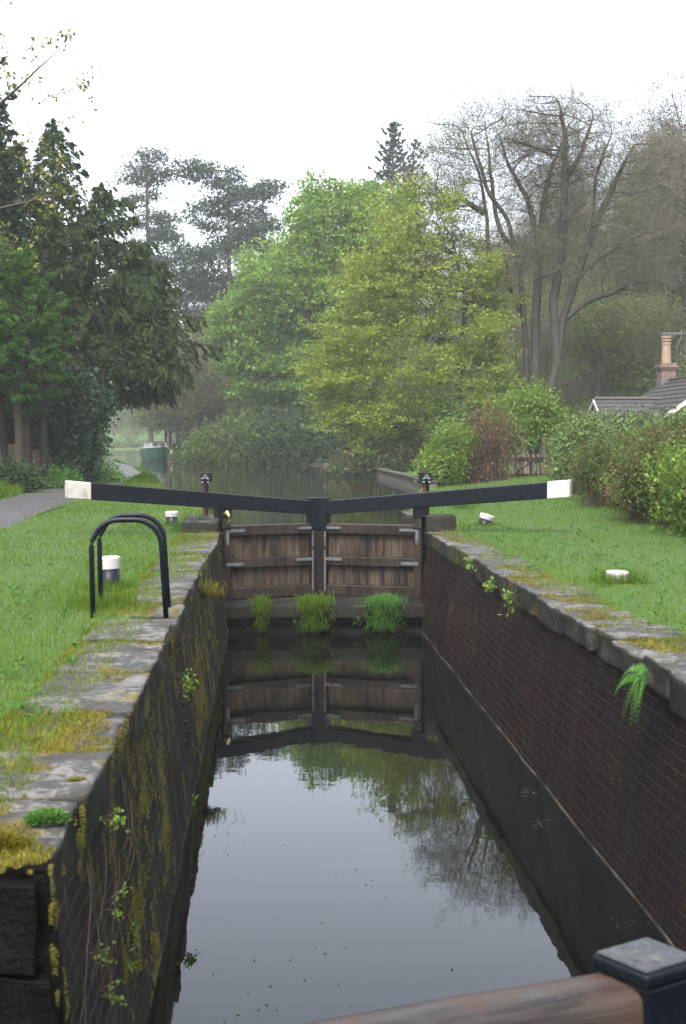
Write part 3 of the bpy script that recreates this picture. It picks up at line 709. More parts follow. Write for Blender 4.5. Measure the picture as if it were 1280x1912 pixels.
def twigs_np(P, D, rng, ln, w, per, spread=.7, sub=0):
    P = np.repeat(P, per, 0); D = np.repeat(D, per, 0); n = len(P)
    d1 = nz(D + spread * rng.normal(size=(n, 3)) + (0, 0, .25)); L = (ln * rng.uniform(.5, 1.3, n))[:, None]
    d2 = nz(d1 + .35 * rng.normal(size=(n, 3)) + (0, 0, .15)); a = P + d1 * L * .5; e = a + d2 * L * .5
    s = nz(np.cross(d1, rng.normal(size=(n, 3)))) * w
    V = np.stack([P - s, P + s, a + s * .75, a - s * .75, e], 1).reshape(-1, 3); b = np.arange(n)[:, None] * 5; f4 = b + np.array([0, 1, 2, 3]); f3 = b + np.array([3, 2, 4]); tips_ = np.concatenate([a, e])
    if sub:
        A = np.concatenate([np.repeat(P + (a - P) * .6, sub, 0), np.repeat(a + (e - a) * .35, sub, 0)]); DD = np.concatenate([np.repeat(d1, sub, 0), np.repeat(d2, sub, 0)]); m = len(A)
        d = nz(DD + .75 * rng.normal(size=(m, 3)) + (0, 0, .2)); l = ln * rng.uniform(.3, .75, m)[:, None]; q = nz(np.cross(d, rng.normal(size=(m, 3)))) * w * .62
        V2 = np.stack([A - q, A + q, A + d * l], 1).reshape(-1, 3); f3 = np.concatenate([f3, 5 * n + np.arange(m)[:, None] * 3 + np.array([0, 1, 2])]); V = np.concatenate([V, V2]); tips_ = np.concatenate([tips_, A + d * l])
    return V, f4, f3, tips_
def broadleaf(name, label, cat, loc, seed, E, natt, trunks, R, tip=.012, step=.45, kill=.7, bias=(0, 0, .08), leaf=None, twig=None, bark_m='bark_grey', group=None, rmin=0, sparse=1.0, leaf_zone=None, infl=1e9, shell=2.4, jit=.12, rz=0.0, ex=1.9, cover=0, zmin=-2):
    """leaf = (material, per node, spread, length, width); twig = (length, width, per tip, leaves per twig)"""
    rng = np.random.default_rng(seed); t = thing(name, label, cat, loc, rz, group)
    att = in_ellipsoids(E, natt, rng, shell); start = []
    for tr in trunks:
        tr = np.asarray(tr, float); L = np.concatenate([[0], np.cumsum(np.linalg.norm(np.diff(tr, axis=0), axis=1))]); m = max(2, int(L[-1] / step) + 1)
        s = np.linspace(0, L[-1], m); P = np.stack([np.interp(s, L, tr[:, c]) for c in range(3)], 1); P[1:] += rng.normal(size=(m - 1, 3)) * .03 * (step / .45)
        for i in range(m): start.append((P[i], -1 if i == 0 else len(start) - 1))
    N, par = colonize(att, start, step, kill, rng, infl, bias=bias, jit=jit, zmin=zmin); r = radii(par, tip, R, ex)
    if DBG: print('TREE', label[:40], len(att), len(N), int((np.bincount(par[par >= 0], minlength=len(par)) == 0).sum()))
    # taper along the given trunks, thicker at the foot
    V, Fq = skeleton_mesh(N, par, r, rng, rmin)
    # flare
    lowz = np.clip(1 - V[:, 2] / .8, 0, 1)
    tk = mesh_np('trunk', V, [Fq], M[bark_m], t, smooth=True)
    kids = np.bincount(par[par >= 0], minlength=len(par)); tips = np.where((kids == 0) & (par >= 0))[0]
    thin = np.where((r < max(tip * 2.6, .03)) & (par >= 0))[0]
    D = nz(N - N[np.maximum(par, 0)])
    pts = N[thin]
    if twig:
        q = thin if len(thin) else tips
        tv, f4, f3, ends = twigs_np(N[q], D[q], rng, twig[0], twig[1], twig[2], sub=twig[3] if len(twig) > 3 else 0)
        mesh_np('twigs', tv, [f4, f3], M['twig'], t)
        pts = ends
    if leaf:
        m, per, spr, ln, wd = leaf[:5]
        if leaf_zone is not None: pts = pts[leaf_zone(pts, rng)]
        if cover:
            nc = cover // 14; w_ = np.array([e[3] * e[5] for e in E]); kk = rng.choice(len(E), nc, p=w_ / w_.sum()); EA = np.array([e[:6] for e in E]); d = nz(rng.normal(size=(nc, 3)))
            lum = .38 + .95 * fbm(d[:, 0] * 2.6 + kk * 3.3 + d[:, 2] * 1.7, d[:, 1] * 2.6 + d[:, 2] * 2.2, seed, 3); pts = np.concatenate([pts, EA[kk, :3] + d * EA[kk, 3:6] * (lum * rng.uniform(.62, 1.04, nc))[:, None]])
        P = np.repeat(pts, per, 0); P = P + rng.normal(size=P.shape) * spr * np.array([1, 1, leaf[5] if len(leaf) > 5 else .6])
        v, q = leaf_np(P, ln, wd, rng)
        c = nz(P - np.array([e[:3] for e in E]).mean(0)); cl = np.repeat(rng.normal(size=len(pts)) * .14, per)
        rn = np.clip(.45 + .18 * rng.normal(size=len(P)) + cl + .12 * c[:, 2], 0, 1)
        mesh_np('crown', v, [q], M[m], t, rn)
    return t
# --- conifers made of branches that carry flat sprays
def conifer(name, label, cat, loc, seed, leaders, mat_leaf, mat_bark, spray=(.26, .07), dens=1.0, pitch=(.35, -.25), droop=.25, upturn=0.0, group=None, den_twig=1.0, hang=.0, r0=.16, rz=0.0, fill=0):
    """leaders: (dx,dy,x,y,z0,z1,length function,nbranch)"""
    rng = np.random.default_rng(seed); t = thing(name, label, cat, loc, rz, group)
    TV, TF, tb = [], [], 0; LP, LA = [], []
    for (dx, dy, bx, by, z0, z1, lf, nb) in leaders:
        zz = np.linspace(0, 1, 14); cx = bx + dx * zz ** 1.2; cyv = by + dy * zz ** 1.2
        P = np.stack([cx + .04 * np.sin(zz * 9 + seed), cyv + .04 * np.cos(zz * 7), z1 * zz], 1)
        v, q = tube_np(P, r0 * (1 - .93 * zz) * (z1 / 10) ** .5, 8); TV.append(v); TF.append(q + tb); tb += len(v)
        for i in range(nb):
            u = (i + rng.uniform(-.4, .4)) / nb; u = min(max(u, 0), .995); z = z0 + (z1 - z0) * u; az = i * 2.39996 + rng.uniform(-.4, .4)
            L = lf(u, az) * rng.uniform(.75, 1.15)
            if L < .12: L = .12
            s = np.linspace(0, 1, 8); pt = pitch[0] * u + pitch[1] * (1 - u) if isinstance(pitch, tuple) else pitch
            pt = pitch[1] + (pitch[0] - pitch[1]) * u + rng.normal() * .08
            hx = np.cos(az); hy = np.sin(az); out = L * s; zr = L * (np.tan(pt) * s - droop * s ** 2 + upturn * s ** 3)
            f = z / z1; ox = bx + dx * f ** 1.2; oy = by + dy * f ** 1.2
            bend = rng.normal() * .12 * L * s ** 2
            B = np.stack([ox + hx * out - hy * bend, oy + hy * out + hx * bend, z + zr], 1)
            v, q = tube_np(B, max(.006, .016 * L ** .8) * (1 - .85 * s), 4); TV.append(v); TF.append(q + tb); tb += len(v)
            nbt = max(3, int(L * 7 * den_twig)); sb = rng.uniform(.12, 1, nbt) ** .8; side = np.where(np.arange(nbt) % 2, 1.0, -1.0)
            base = np.stack([np.interp(sb, s, B[:, c]) for c in range(3)], 1); dirm = np.stack([np.interp(sb, s, np.gradient(B[:, c])) for c in range(3)], 1); dirm = nz(dirm)
            lat = nz(np.cross(dirm, (0, 0, 1.0))) * side[:, None]; ang_ = rng.uniform(.5, 1.1, nbt)[:, None]
            bd = nz(dirm * np.cos(ang_) + lat * np.sin(ang_) + rng.normal(size=(nbt, 3)) * .15 + np.array([0, 0, -hang])); bl = (.42 * L * (1.1 - sb * .85) * rng.uniform(.6, 1.2, nbt))
            ns = max(2, int(6 * dens)); ss = rng.uniform(.05, 1, (nbt, ns)); 
            pp = base[:, None, :] + bd[:, None, :] * (bl[:, None] * ss)[:, :, None] - np.array([0, 0, 1.0]) * ((.18 + hang * .5) * bl[:, None] * ss ** 2)[:, :, None]
            ax = nz(np.repeat(bd[:, None, :], ns, 1) + rng.normal(size=pp.shape) * .35 + np.array([0, 0, -hang * 1.3]))
            LP.append(pp.reshape(-1, 3)); LA.append(ax.reshape(-1, 3))
    mesh_np('trunk', np.concatenate(TV), [np.concatenate(TF)], M[mat_bark], t, smooth=True)
    if fill:
        for (dx, dy, bx, by, z0, z1, lf, nb) in leaders:
            u = rng.uniform(size=fill) ** 1.25 * .97; az = rng.uniform(0, 6.283, fill); wv = np.array([lf(a, b) for a, b in zip(u, az)]); lum = .55 + .8 * fbm(az * 1.3 + bx, u * 7, seed + 5, 3)
            rr = np.sqrt(rng.uniform(size=fill)) * wv * lum; z = z0 + (z1 - z0) * u; f = z / z1
            LP.append(np.stack([bx + dx * f ** 1.2 + np.cos(az) * rr, by + dy * f ** 1.2 + np.sin(az) * rr, z - .10 * rr], 1)); LA.append(nz(np.stack([np.cos(az), np.sin(az), -.5 + 0 * az], 1) + .4 * rng.normal(size=(fill, 3))))
    P = np.concatenate(LP); A = np.concatenate(LA)
    v, q = leaf_np(P, spray[0], spray[1], rng, (0, 0, .8), A)
    rn = np.clip(.40 + .2 * rng.normal(size=len(P)) + .35 * (fbm(P[:, 0] * 1.3 + P[:, 1], P[:, 2] * 1.3, seed) - .5), 0, 1)
    mesh_np('crown', v, [q], M[mat_leaf], t, rn)
    return t
def pine(name, label, loc, seed, H, lean, clumps, group=None, r0=.3, needle=.42):
    rng = np.random.default_rng(seed); E = clumps
    t = thing(name, label, 'pine tree', loc, 0, group); att = in_ellipsoids(E, 900, rng, 3.0); start = []
    tr = np.array([(0, 0, 0), (lean[0] * .4, lean[1] * .4, H * .5), (lean[0], lean[1], H * .93)]); m = int(H / .8)
    for i in range(m):
        f = i / (m - 1); p = np.array([np.interp(f, [0, .5, 1], tr[:, c]) for c in range(3)]) + rng.normal(size=3) * .05
        start.append((p, i - 1))
    N, par = colonize(att, start, .6, .75, rng, jit=.2, bias=(0, 0, -.02)); r = radii(par, .025, r0)
    V, Fq = skeleton_mesh(N, par, r, rng); mesh_np('trunk', V, [Fq], M['bark_pine'], t, smooth=True)
    thin = np.where((r < .06) & (par >= 0))[0]; per = 46; P = np.repeat(N[thin], per, 0) + rng.normal(size=(len(thin) * per, 3)) * np.array([.55, .55, .26]) + (0, 0, .15)
    v, q = leaf_np(P, needle, .15, rng, (0, 0, .3)); rn = np.clip(.4 + .2 * rng.normal(size=len(P)) + np.repeat(rng.normal(size=len(thin)) * .15, per), 0, 1)
    mesh_np('crown', v, [q], M['pine'], t, rn); return t
# --- bushes: leaves through lumpy shells on arching stems
def bush(name, label, cat, loc, seed, E, n, leaf, stems=30, stem_m='dead', group=None, second=None, stem_r=.012, fill=(.55, 1.08), up=.5):
    """leaf=(material,len,wid); second=(material, share, len, wid)"""
    rng = np.random.default_rng(seed); t = thing(name, label, cat, loc, 0, group); EA = np.array(E, float)
    TV, TF, tb = [], [], 0
    for i in range(stems):
        e = EA[rng.integers(len(EA))]; d = nz(rng.normal(size=3)); d[2] = abs(d[2]); tgt = e[:3] + d * e[3:6] * rng.uniform(.7, 1.15 if rng.uniform() < .8 else 1.5)
        b0 = np.array([e[0] * .8 + rng.normal() * .2, e[1] * .8 + rng.normal() * .2, -.1]); s = np.linspace(0, 1, 7)[:, None]
        P = b0 * (1 - s) + tgt * s; P[:, 2] += np.sin(s[:, 0] * math.pi) * .25 * np.linalg.norm(tgt - b0) * rng.uniform(.2, 1); P[1:] += rng.normal(size=(6, 3)) * .04
        v, q = tube_np(P, stem_r * rng.uniform(.5, 1.4) * (1 - .8 * s[:, 0]), 3); TV.append(v); TF.append(q + tb); tb += len(v)
    mesh_np('stems', np.concatenate(TV), [np.concatenate(TF)], M[stem_m], t)
    def leaves(nm, m, k, ln, wd, sd_):
        g = np.random.default_rng(seed + sd_); w = EA[:, 3] * EA[:, 4] + EA[:, 4] * EA[:, 5]; kk = g.choice(len(EA), k, p=w / w.sum())
        # sprigs: clusters of leaves
        ns = max(1, k // 9); ks = kk[:ns]; d = nz(g.normal(size=(ns, 3))); lump = .62 + .72 * fbm(d[:, 0] * 2.3 + ks * 3.1 + d[:, 2], d[:, 1] * 2.3 + d[:, 2] * 2, seed + sd_, 3)
        c = EA[ks, :3] + d * EA[ks, 3:6] * (g.uniform(fill[0], fill[1], ns) * lump)[:, None]
        P = np.repeat(c, 9, 0) + g.normal(size=(ns * 9, 3)) * ln * 1.25; ok = P[:, 2] > -.05; col = np.repeat(g.normal(size=ns) * .15 + .7 * (fbm(c[:, 1] * 1.7 + c[:, 0], c[:, 2] * 1.7, seed + 9, 2) - .5), 9)[ok]; P = P[ok]
        v, q = leaf_np(P, ln, wd, g, (0, -.3, up)); rn = np.clip(.45 + col + .17 * g.normal(size=len(P)), 0, 1)
        mesh_np(nm, v, [q], M[m], t, rn)
    leaves('leaves', leaf[0], n, leaf[1], leaf[2], 0)
    if second: leaves('dead_leaves' if 'dead' in second[0] else 'young_leaves', second[0], int(n * second[1]), second[2], second[3], 51)
    return t
def ez(x, y): return float(ground_z(np.array([x]), np.array([y]))[0])

# ------------------------------------------------------------------ left group by the towpath
yl = lambda w, right: (lambda u, az: w * (1 - u) ** .62 * (.45 + .55 * min(1, u * 6 + .35)) * (1 + right * math.cos(az)))
conifer('yew_tree', 'big dark yew with several pointed tops leaning over the towpath', 'yew tree', (-6.9, 49, .45), 11,
        [(-.2, 0, -.3, .3, 2.4, 11.9, yl(2.5, .15), 95), (1.1, -.3, .1, 0, 2.7, 9.6, yl(2.5, .45), 95), (-1.3, .2, -.5, 0, 1.6, 11.2, yl(2.3, 0), 80), (2.2, -.2, .2, .1, 2.9, 7.6, yl(2.0, .5), 70), (1.6, .4, 0, .3, 2.9, 5.4, yl(2.1, .6), 50), (1.9, -.3, .5, -.2, 3.2, 6.6, yl(2.3, .75), 50), (.5, -.5, -.9, -.3, 1.6, 8.8, yl(2.2, .1), 60), (-2.0, 0, -.8, .2, 1.6, 9.6, yl(2.2, 0), 60)],
        'yew', 'bark_brown', (.24, .075), 4.2, (.75, .14), .30, 0, None, 1.5, .55, .16, 0, 6000)
conifer('cypress_tree', 'tall blue green cypress rising at the left edge behind the bushy green one', 'cypress tree', (-9.0, 44, .7), 12,
        [(0, 0, 0, 0, 1.5, 14.3, lambda u, a: 2.5 * (1 - u) ** .7, 190)], 'cypress_blue', 'bark_brown', (.27, .09), 2.6, (.9, .25), .1, .1, None, 1.2, .3, .2, 0, 26000)
conifer('cypress_tree', 'bushy bright green cypress with rounded lower crown over dark bare trunks', 'cypress tree', (-7.05, 40, .45), 13,
        [(.1, 0, .0, 0, 2.3, 6.1, lambda u, a: 2.0 * (1 - u) ** .55 * (.55 + .45 * min(1, u * 4)), 130), (-.5, .2, -.8, .2, 2.0, 7.4, lambda u, a: 1.7 * (1 - u) ** .6, 90)], 'cypress', 'bark_brown', (.18, .06), 3.2, (.85, -.1), .15, .15, None, 1.4, .1, .2)
broadleaf('sycamore_tree', 'thin leafing branches with small yellowish leaves hanging against the sky at the top left corner', 'tree', (-8.3, 27.5, .7), 14,
          [(1.6, 0, 8.4, 2.4, 1.5, 3.2), (3.6, .2, 7.6, 1.9, 1.2, 1.6), (2.9, 0, 5.0, 1.7, 1.2, 1.3), (2.0, 0, 10.4, 2.2, 1.2, 1.4)], 420, [[(0, 0, 0), (.1, 0, 3.0), (.5, 0, 5.0)]], .13, .008, .4, .6,
          leaf=('spring', 5, .10, .095, .075), twig=(.5, .004, 2), bark_m='bark_brown', leaf_zone=lambda p, g: g.uniform(size=len(p)) < .55)
rng0 = np.random.default_rng(5)
M['bark_dark'] = bark('dark damp bark', (0.010, 0.008, 0.006), (0.030, 0.023, 0.018))
def trunk_only(label, x, y, h, r, lean, seed, m='bark_tan', ivy=0):
    g = np.random.default_rng(seed); t = thing('tree_trunk', label, 'tree trunk', (x, y, ez(x, y)))
    s = np.linspace(0, 1, 10); P = np.stack([lean * s + .05 * np.sin(s * 7 + seed), .03 * np.cos(s * 6), h * s - .1], 1)
    MB().tube(P, r * (1.25 - .35 * s), 10).build('trunk', M[m], t, 0, True)
    if ivy:
        k = ivy; a = g.uniform(0, 6.28, k); z = g.uniform(.25, h, k); rr = r + np.abs(g.normal(size=k)) * .28 * (.6 + .8 * z / h)
        Pp = np.stack([np.cos(a) * rr + lean * z / h, np.sin(a) * rr, z], 1); v, q = leaf_np(Pp, .12, .10, g, (0, -.6, .3)); mesh_np('ivy', v, [q], M['ivy'], t, np.clip(.4 + .25 * g.normal(size=k), 0, 1))
    return t
def xat(px, Y): return float(at(px, 880, Y)[0])
trunk_only('tan bare trunk standing before the tan wall under the cypress', xat(48, 41), 41, 5.0, .11, .12, 1, 'bark_tan')
trunk_only('dark trunk with tan bark edge beside the tan wall', xat(83, 40.8), 40.8, 4.8, .10, .05, 2, 'bark_dark')
trunk_only('slim dark trunk at the far left edge under the cypress', xat(14, 40.6), 40.6, 4.8, .09, -.3, 3, 'bark_dark')
trunk_only('thick trunk wrapped in glossy dark ivy beside the verge', xat(128, 42), 42, 3.6, .22, .2, 4, 'bark_dark', 5200)
trunk_only('second ivy covered trunk leaning towards the towpath', xat(150, 43), 43, 3.0, .14, .55, 6, 'bark_dark', 3000)
w = thing('garden_wall', 'low tan coloured wall showing between the trunks under the cypress', 'wall', (xat(66, 42.4), 42.4, ez(-7.2, 42.4)))
wm = MB()
for i in range(12): wm.box(-1.9 + i * .27, -1.9 + i * .27 + .268, -.12, .12, -.2, .95 + .10 * math.sin(i * 2.1) - .05 * abs(i - 4))
wm.build('wall_face', M['tan_wall'], w)
for k, (px, Y, lab, s) in enumerate([(20, 38, 'low dark green shrub at the foot of the far left trunk', .9), (175, 47, 'nettly green clump spilling onto the towpath edge beside the ivy trunk', 1.0), (150, 44, 'leafy undergrowth at the base of the ivy trunks', .9), (110, 41, 'low weeds before the tan wall', .7)]):
    x = xat(px, Y); bush('verge_shrub', lab, 'shrub', (x, Y, ez(x, Y)), 60 + k, [(0, 0, .25, .75 * s, .6 * s, .55 * s), (-.5 * s, .2, .2, .6 * s, .6, .4 * s), (.45 * s, -.1, .12, .5 * s, .5, .35 * s)], 5200, ('weed' if k else 'laurel', .10, .065), 10)
for k, (px, Y, h, lab) in enumerate([(20, 46, 2.6, 'dark shrub filling the shade behind the far left trunk'), (75, 46.5, 2.4, 'dark shrub behind the tan wall'), (-45, 45, 2.6, 'dark shrub just outside the shade of the left edge'), (122, 48.5, 1.9, 'dark shrub behind the ivy covered trunks')]):
    x = xat(px, Y); bush('shade_shrub', lab, 'shrub', (x, Y, ez(x, Y)), 160 + k, [(0, 0, h * .45, 1.1, .8, h * .55), (-.6, 0, h * .3, .8, .7, h * .4), (.6, 0, h * .35, .8, .7, h * .45)], 4500, ('laurel', .15, .09), 12)
# ------------------------------------------------------------------ far left: hazy bank and woodland behind the boat
far = [(-25.5, 206, 7, 1), (-21, 212, 9, 2), (-31, 210, 9, 3), (-28, 222, 11, 4), (-36, 214, 10, 5), (-19, 206, 8, 6), (-41, 222, 12, 7)]
# ------------------------------------------------------------------ big sycamore, beech group, pines
broadleaf('sycamore_tree', 'large round sycamore in fresh green leaf across the water', 'sycamore tree', (3.2, 94, .4), 21,
          [(1.6, 0, 14.6, 4.4, 3.6, 4.2), (-1.6, -.5, 11.0, 4.6, 3.6, 3.6), (-4.0, -.5, 8.2, 3.5, 3.0, 2.5), (2.8, 0, 10.0, 4.6, 4.0, 4.2), (-2.4, -1, 5.6, 3.9, 3, 2.6), (.8, -1, 4.4, 3.6, 3, 2.2), (-5.4, -1, 8.8, 1.9, 2, 1.6), (-4.8, -1, 6.0, 1.8, 1.8, 1.3), (3.8, 0, 15.5, 3, 3, 2.6)], 2600,
          [[(0, 0, 0), (.1, 0, 2.4), (-.1, 0, 4.5)], [(.9, .3, 0), (1.2, .3, 3.5), (1.5, .2, 6.5)]], .34, .014, .5, .72, leaf=('sycamore', 26, .34, .25, .21), bark_m='bark_brown', cover=30000)
def tiers(seed, n=17):
    q = random.Random(seed); out = []
    for i in range(n):
        z = 1.9 + 9.6 * (i / (n - 1)) ** 1.25; xl = float(np.interp(z, [1.6, 3, 5, 7, 8.5, 10, 11.8], [-4.6, -5.9, -6.2, -5.7, -4.8, -4.0, -3.2])); xr = float(np.interp(z, [1.6, 4, 8, 11.8], [.6, 1.7, 1.2, -1.0])); sc = float(np.interp(z, [7, 11.5], [1, .5]))
        for f, dz in ((.10, -.55), (.36, -.1), (.66, .15), (.90, -.1)):
            x = xl + (xr - xl) * f + q.uniform(-.5, .5); out.append((x, q.uniform(-.9, .5), z + dz + q.uniform(-.25, .25), sc * q.uniform(.8, 1.4), sc * q.uniform(.8, 1.4), q.uniform(.2, .36)))
    return out
broadleaf('beech_tree', 'low sweeping beech covered in yellow green young leaves beside the bare crowned trees', 'beech tree', (8.4, 60, .3), 22, tiers(5), 2300,
          [[(0, 0, 0), (-.15, 0, 2.0), (-.2, 0, 4.5), (.1, 0, 7), (-.6, 0, 10)]], .20, .007, .36, .42, bias=(-.05, 0, -.02), leaf=('beech', 16, .25, .125, .09, .30), twig=(.75, .006, 1, 2), bark_m='bark_grey', shell=2.0)
def limb(pts, Y0, x0, z0, seed, base=None):
    g = np.random.default_rng(seed); a, b_ = g.uniform(-1, 1, 2); out = []
    for i, (px, py) in enumerate(pts):
        q = i / (len(pts) - 1); out.append(((px - 500) / F * Y0 - x0, (a * q + b_ * q * q) * 1.3, EYE + (822 - py) / F * Y0 - z0))
    if base is not None: out = [base] + out
    return out
L1 = [[(985, 725), (978, 600), (965, 480), (940, 410), (905, 370), (870, 260), (835, 195)], [(1000, 725), (1001, 600), (1008, 480), (1017, 380), (1030, 320), (1062, 245), (1090, 190)], [(1010, 470), (985, 370), (950, 310), (930, 225)],
      [(926, 715), (918, 560), (908, 470), (904, 400), (888, 330), (850, 245)], [(962, 470), (932, 430), (922, 370), (915, 290), (905, 205)], [(918, 560), (880, 500), (830, 470), (780, 450)], [(904, 400), (860, 370), (800, 360)], [(978, 600), (950, 540), (930, 450)]]
L2 = [[(1028, 735), (1040, 680), (1052, 600), (1075, 520), (1110, 420), (1150, 330), (1180, 265)], [(1042, 680), (1032, 560), (1046, 480), (1050, 350), (1046, 260), (1030, 195)], [(1075, 520), (1120, 480), (1175, 445), (1215, 430)], [(1050, 350), (1085, 290), (1110, 220), (1120, 165)], [(1110, 420), (1105, 340), (1130, 260)], [(1052, 600), (1100, 560), (1150, 545)]]
def limbs(L, Y0, x0, z0, s0, roots): return [limb(p, Y0, x0, z0, s0 + i, (((p[0][0] - 500) / F * Y0 - x0) * .95, 0, -.1) if i in roots else None) for i, p in enumerate(L)]
BE1 = [(-1.6, 0, 13.0, 2.8, 2.2, 2.6), (1.0, 0, 12.4, 2.6, 2.2, 2.8), (-3.2, 0, 11.6, 1.9, 1.8, 3.0), (-3.0, 0, 8.2, 2.4, 2.2, 1.8), (-.4, 0, 9.5, 2.6, 2.2, 2.8)]
BE2 = [(1.2, 0, 13.0, 2.7, 2.2, 3.0), (3.2, 0, 11.6, 2.7, 2.2, 2.9), (-.3, 0, 13.8, 1.9, 2.0, 2.0), (3.4, 0, 8.6, 2.2, 2.0, 1.8), (1.2, 0, 9.0, 2.2, 2.2, 2.2)]
for nm, lab, loc, sd_, EE, LL, roots, top in (('beech_tree', 'tall many stemmed beech with nearly bare crown and hints of new leaf', (11.0, 61, .4), 23, BE1, L1, (0, 1, 3), -1.0), ('beech_tree', 'forked beech with spreading bare crown rising behind the yellow green shrub', (12.2, 60.5, .4), 24, BE2, L2, (0,), -9)):
    broadleaf(nm, lab, 'beech tree', loc, sd_, EE, 2600, limbs(LL, loc[1], loc[0], loc[2], sd_ * 10, roots), .20, .006, .28, .33, leaf=('wood_leaf', 2, .18, .085, .06), twig=(1.0, .008, 2, 3), leaf_zone=(lambda top: (lambda p, g: g.uniform(size=len(p)) < np.where(p[:, 0] < top, .12, .03) * np.where(p[:, 2] > 10, 1.3, .8)))(top), ex=1.75, infl=3.0, bias=(0, 0, .22), jit=.07, zmin=.12)
def pz(x, y): return float(land(np.array([x]), np.array([y]))[0])
px_ = xat(283, 137); g0 = pz(px_, 137); rp = random.Random(3)
def puffs(n, zlo, zhi, w0, w1, g0, seed):
    q = random.Random(seed); out = []
    for i in range(n):
        f = (i + .5) / n; z = zlo + (zhi - zlo) * f; w = w0 + (w1 - w0) * f; out.append((q.uniform(-1, 1) * w * .62, q.uniform(-1, 1) * w * .5, z - g0 + q.uniform(-.5, .5), w * q.uniform(.32, .62), w * q.uniform(.3, .5), q.uniform(.45, .85)))
    return out
pine('pine_tree', 'tall thin Scots pine with an open flat topped crown left of the denser one', (px_, 137, g0), 31, 28.5 - g0, (-.3, 0), puffs(15, 16.0, 27.6, 3.0, 2.8, g0, 1) + [(.1, 0, 28.6 - g0, 1.7, 1.4, .7), (-1.3, 0, 27.2 - g0, 1.3, 1.2, .6), (1.5, .2, 27.0 - g0, 1.4, 1.2, .6)], r0=.22)
px_ = xat(425, 126); g0 = pz(px_, 126)
pine('pine_tree', 'broad dense Scots pine standing behind the green sycamore', (px_, 126, g0), 32, 27 - g0, (.2, 0), puffs(36, 7.5, 26.0, 5.2, 4.6, g0, 2), r0=.30)
px_ = xat(350, 122); g0 = pz(px_, 122)
pine('pine_tree', 'lower pine filling the gap beneath the two tall ones', (px_, 122, g0), 33, 18 - g0, (0, 0), puffs(20, 6.0, 18.6, 4.0, 3.0, g0, 4), r0=.24)
px_ = xat(492, 132); g0 = pz(px_, 132)
pine('pine_tree', 'darker pine crown peeping between the broad pine and the sycamore top', (px_, 132, g0), 35, 25 - g0, (0, 0), puffs(20, 9.0, 24.6, 4.0, 3.0, g0, 7), r0=.26)
px_ = xat(733, 128); g0 = pz(px_, 128)
conifer('fir_tree', 'dark conifer top showing above the sycamore and the yellow green beech', 'fir tree', (px_, 128, g0), 34,
        [(0, 0, 0, 0, 8, 30.0 - g0, lambda u, a: 3.6 * (1 - u) ** .6, 150), (1.4, 0, .6, 0, 8, 28.5 - g0, lambda u, a: 2.6 * (1 - u) ** .6, 80)], 'pine', 'bark_pine', (.5, .16), 1.2, (.9, .1), .1, .15, None, .7, .05, .3)
# ------------------------------------------------------------------ woodland: prototypes, then copies
def proto_bare(seed, H, lean=0.0, leaf=None, zone=None, spread=1.0):
    return broadleaf('woodland_tree', 'bare brown tree of the woodland slope behind the cottage', 'tree', (0, 0, 0), seed,
                     [(0, 0, H * .72, 2.6 * spread, 2.4 * spread, H * .27), (1.1 + lean, 0, H * .55, 2.2 * spread, 2.0 * spread, H * .22), (-1.2, .3, H * .52, 2.0 * spread, 2.0 * spread, H * .2)], 1000,
                     [[(0, 0, -.3), (.1, 0, H * .2), (lean * .4, 0, H * .45), (lean * .7, 0, H * .7)]], .17, .009, .5, .5, leaf=leaf, twig=(.95, .0085, 2, 3), bark_m='bark_grey' if seed % 2 else 'bark_brown', group='trees of the woodland slope', leaf_zone=zone)
bz = lambda p, g: g.uniform(size=len(p)) < .16
T1 = proto_bare(41, 12.5, 0, ('bud', 3, .3, .13, .09), bz); T2 = proto_bare(42, 14.5, .6, ('bud', 3, .3, .13, .09), bz); T3 = proto_bare(43, 11.0, -.5, ('wood_leaf', 2, .25, .22, .16), lambda p, g: g.uniform(size=len(p)) < .14, 1.15)
T4 = proto_bare(44, 9.0, .3, ('wood_leaf', 3, .3, .24, .18), lambda p, g: g.uniform(size=len(p)) < .25, 1.25)
protos = [T1, T2, T3, T4]; used = [False] * 4
LW = ['bare grey brown tree among the crowded trunks of the woodland', 'tall bare brown tree among the crowded trunks of the woodland', 'thinly leafing brown tree among the crowded trunks of the woodland', 'low leafy understorey tree among the crowded trunks of the woodland']
rg = random.Random(9); spots = []
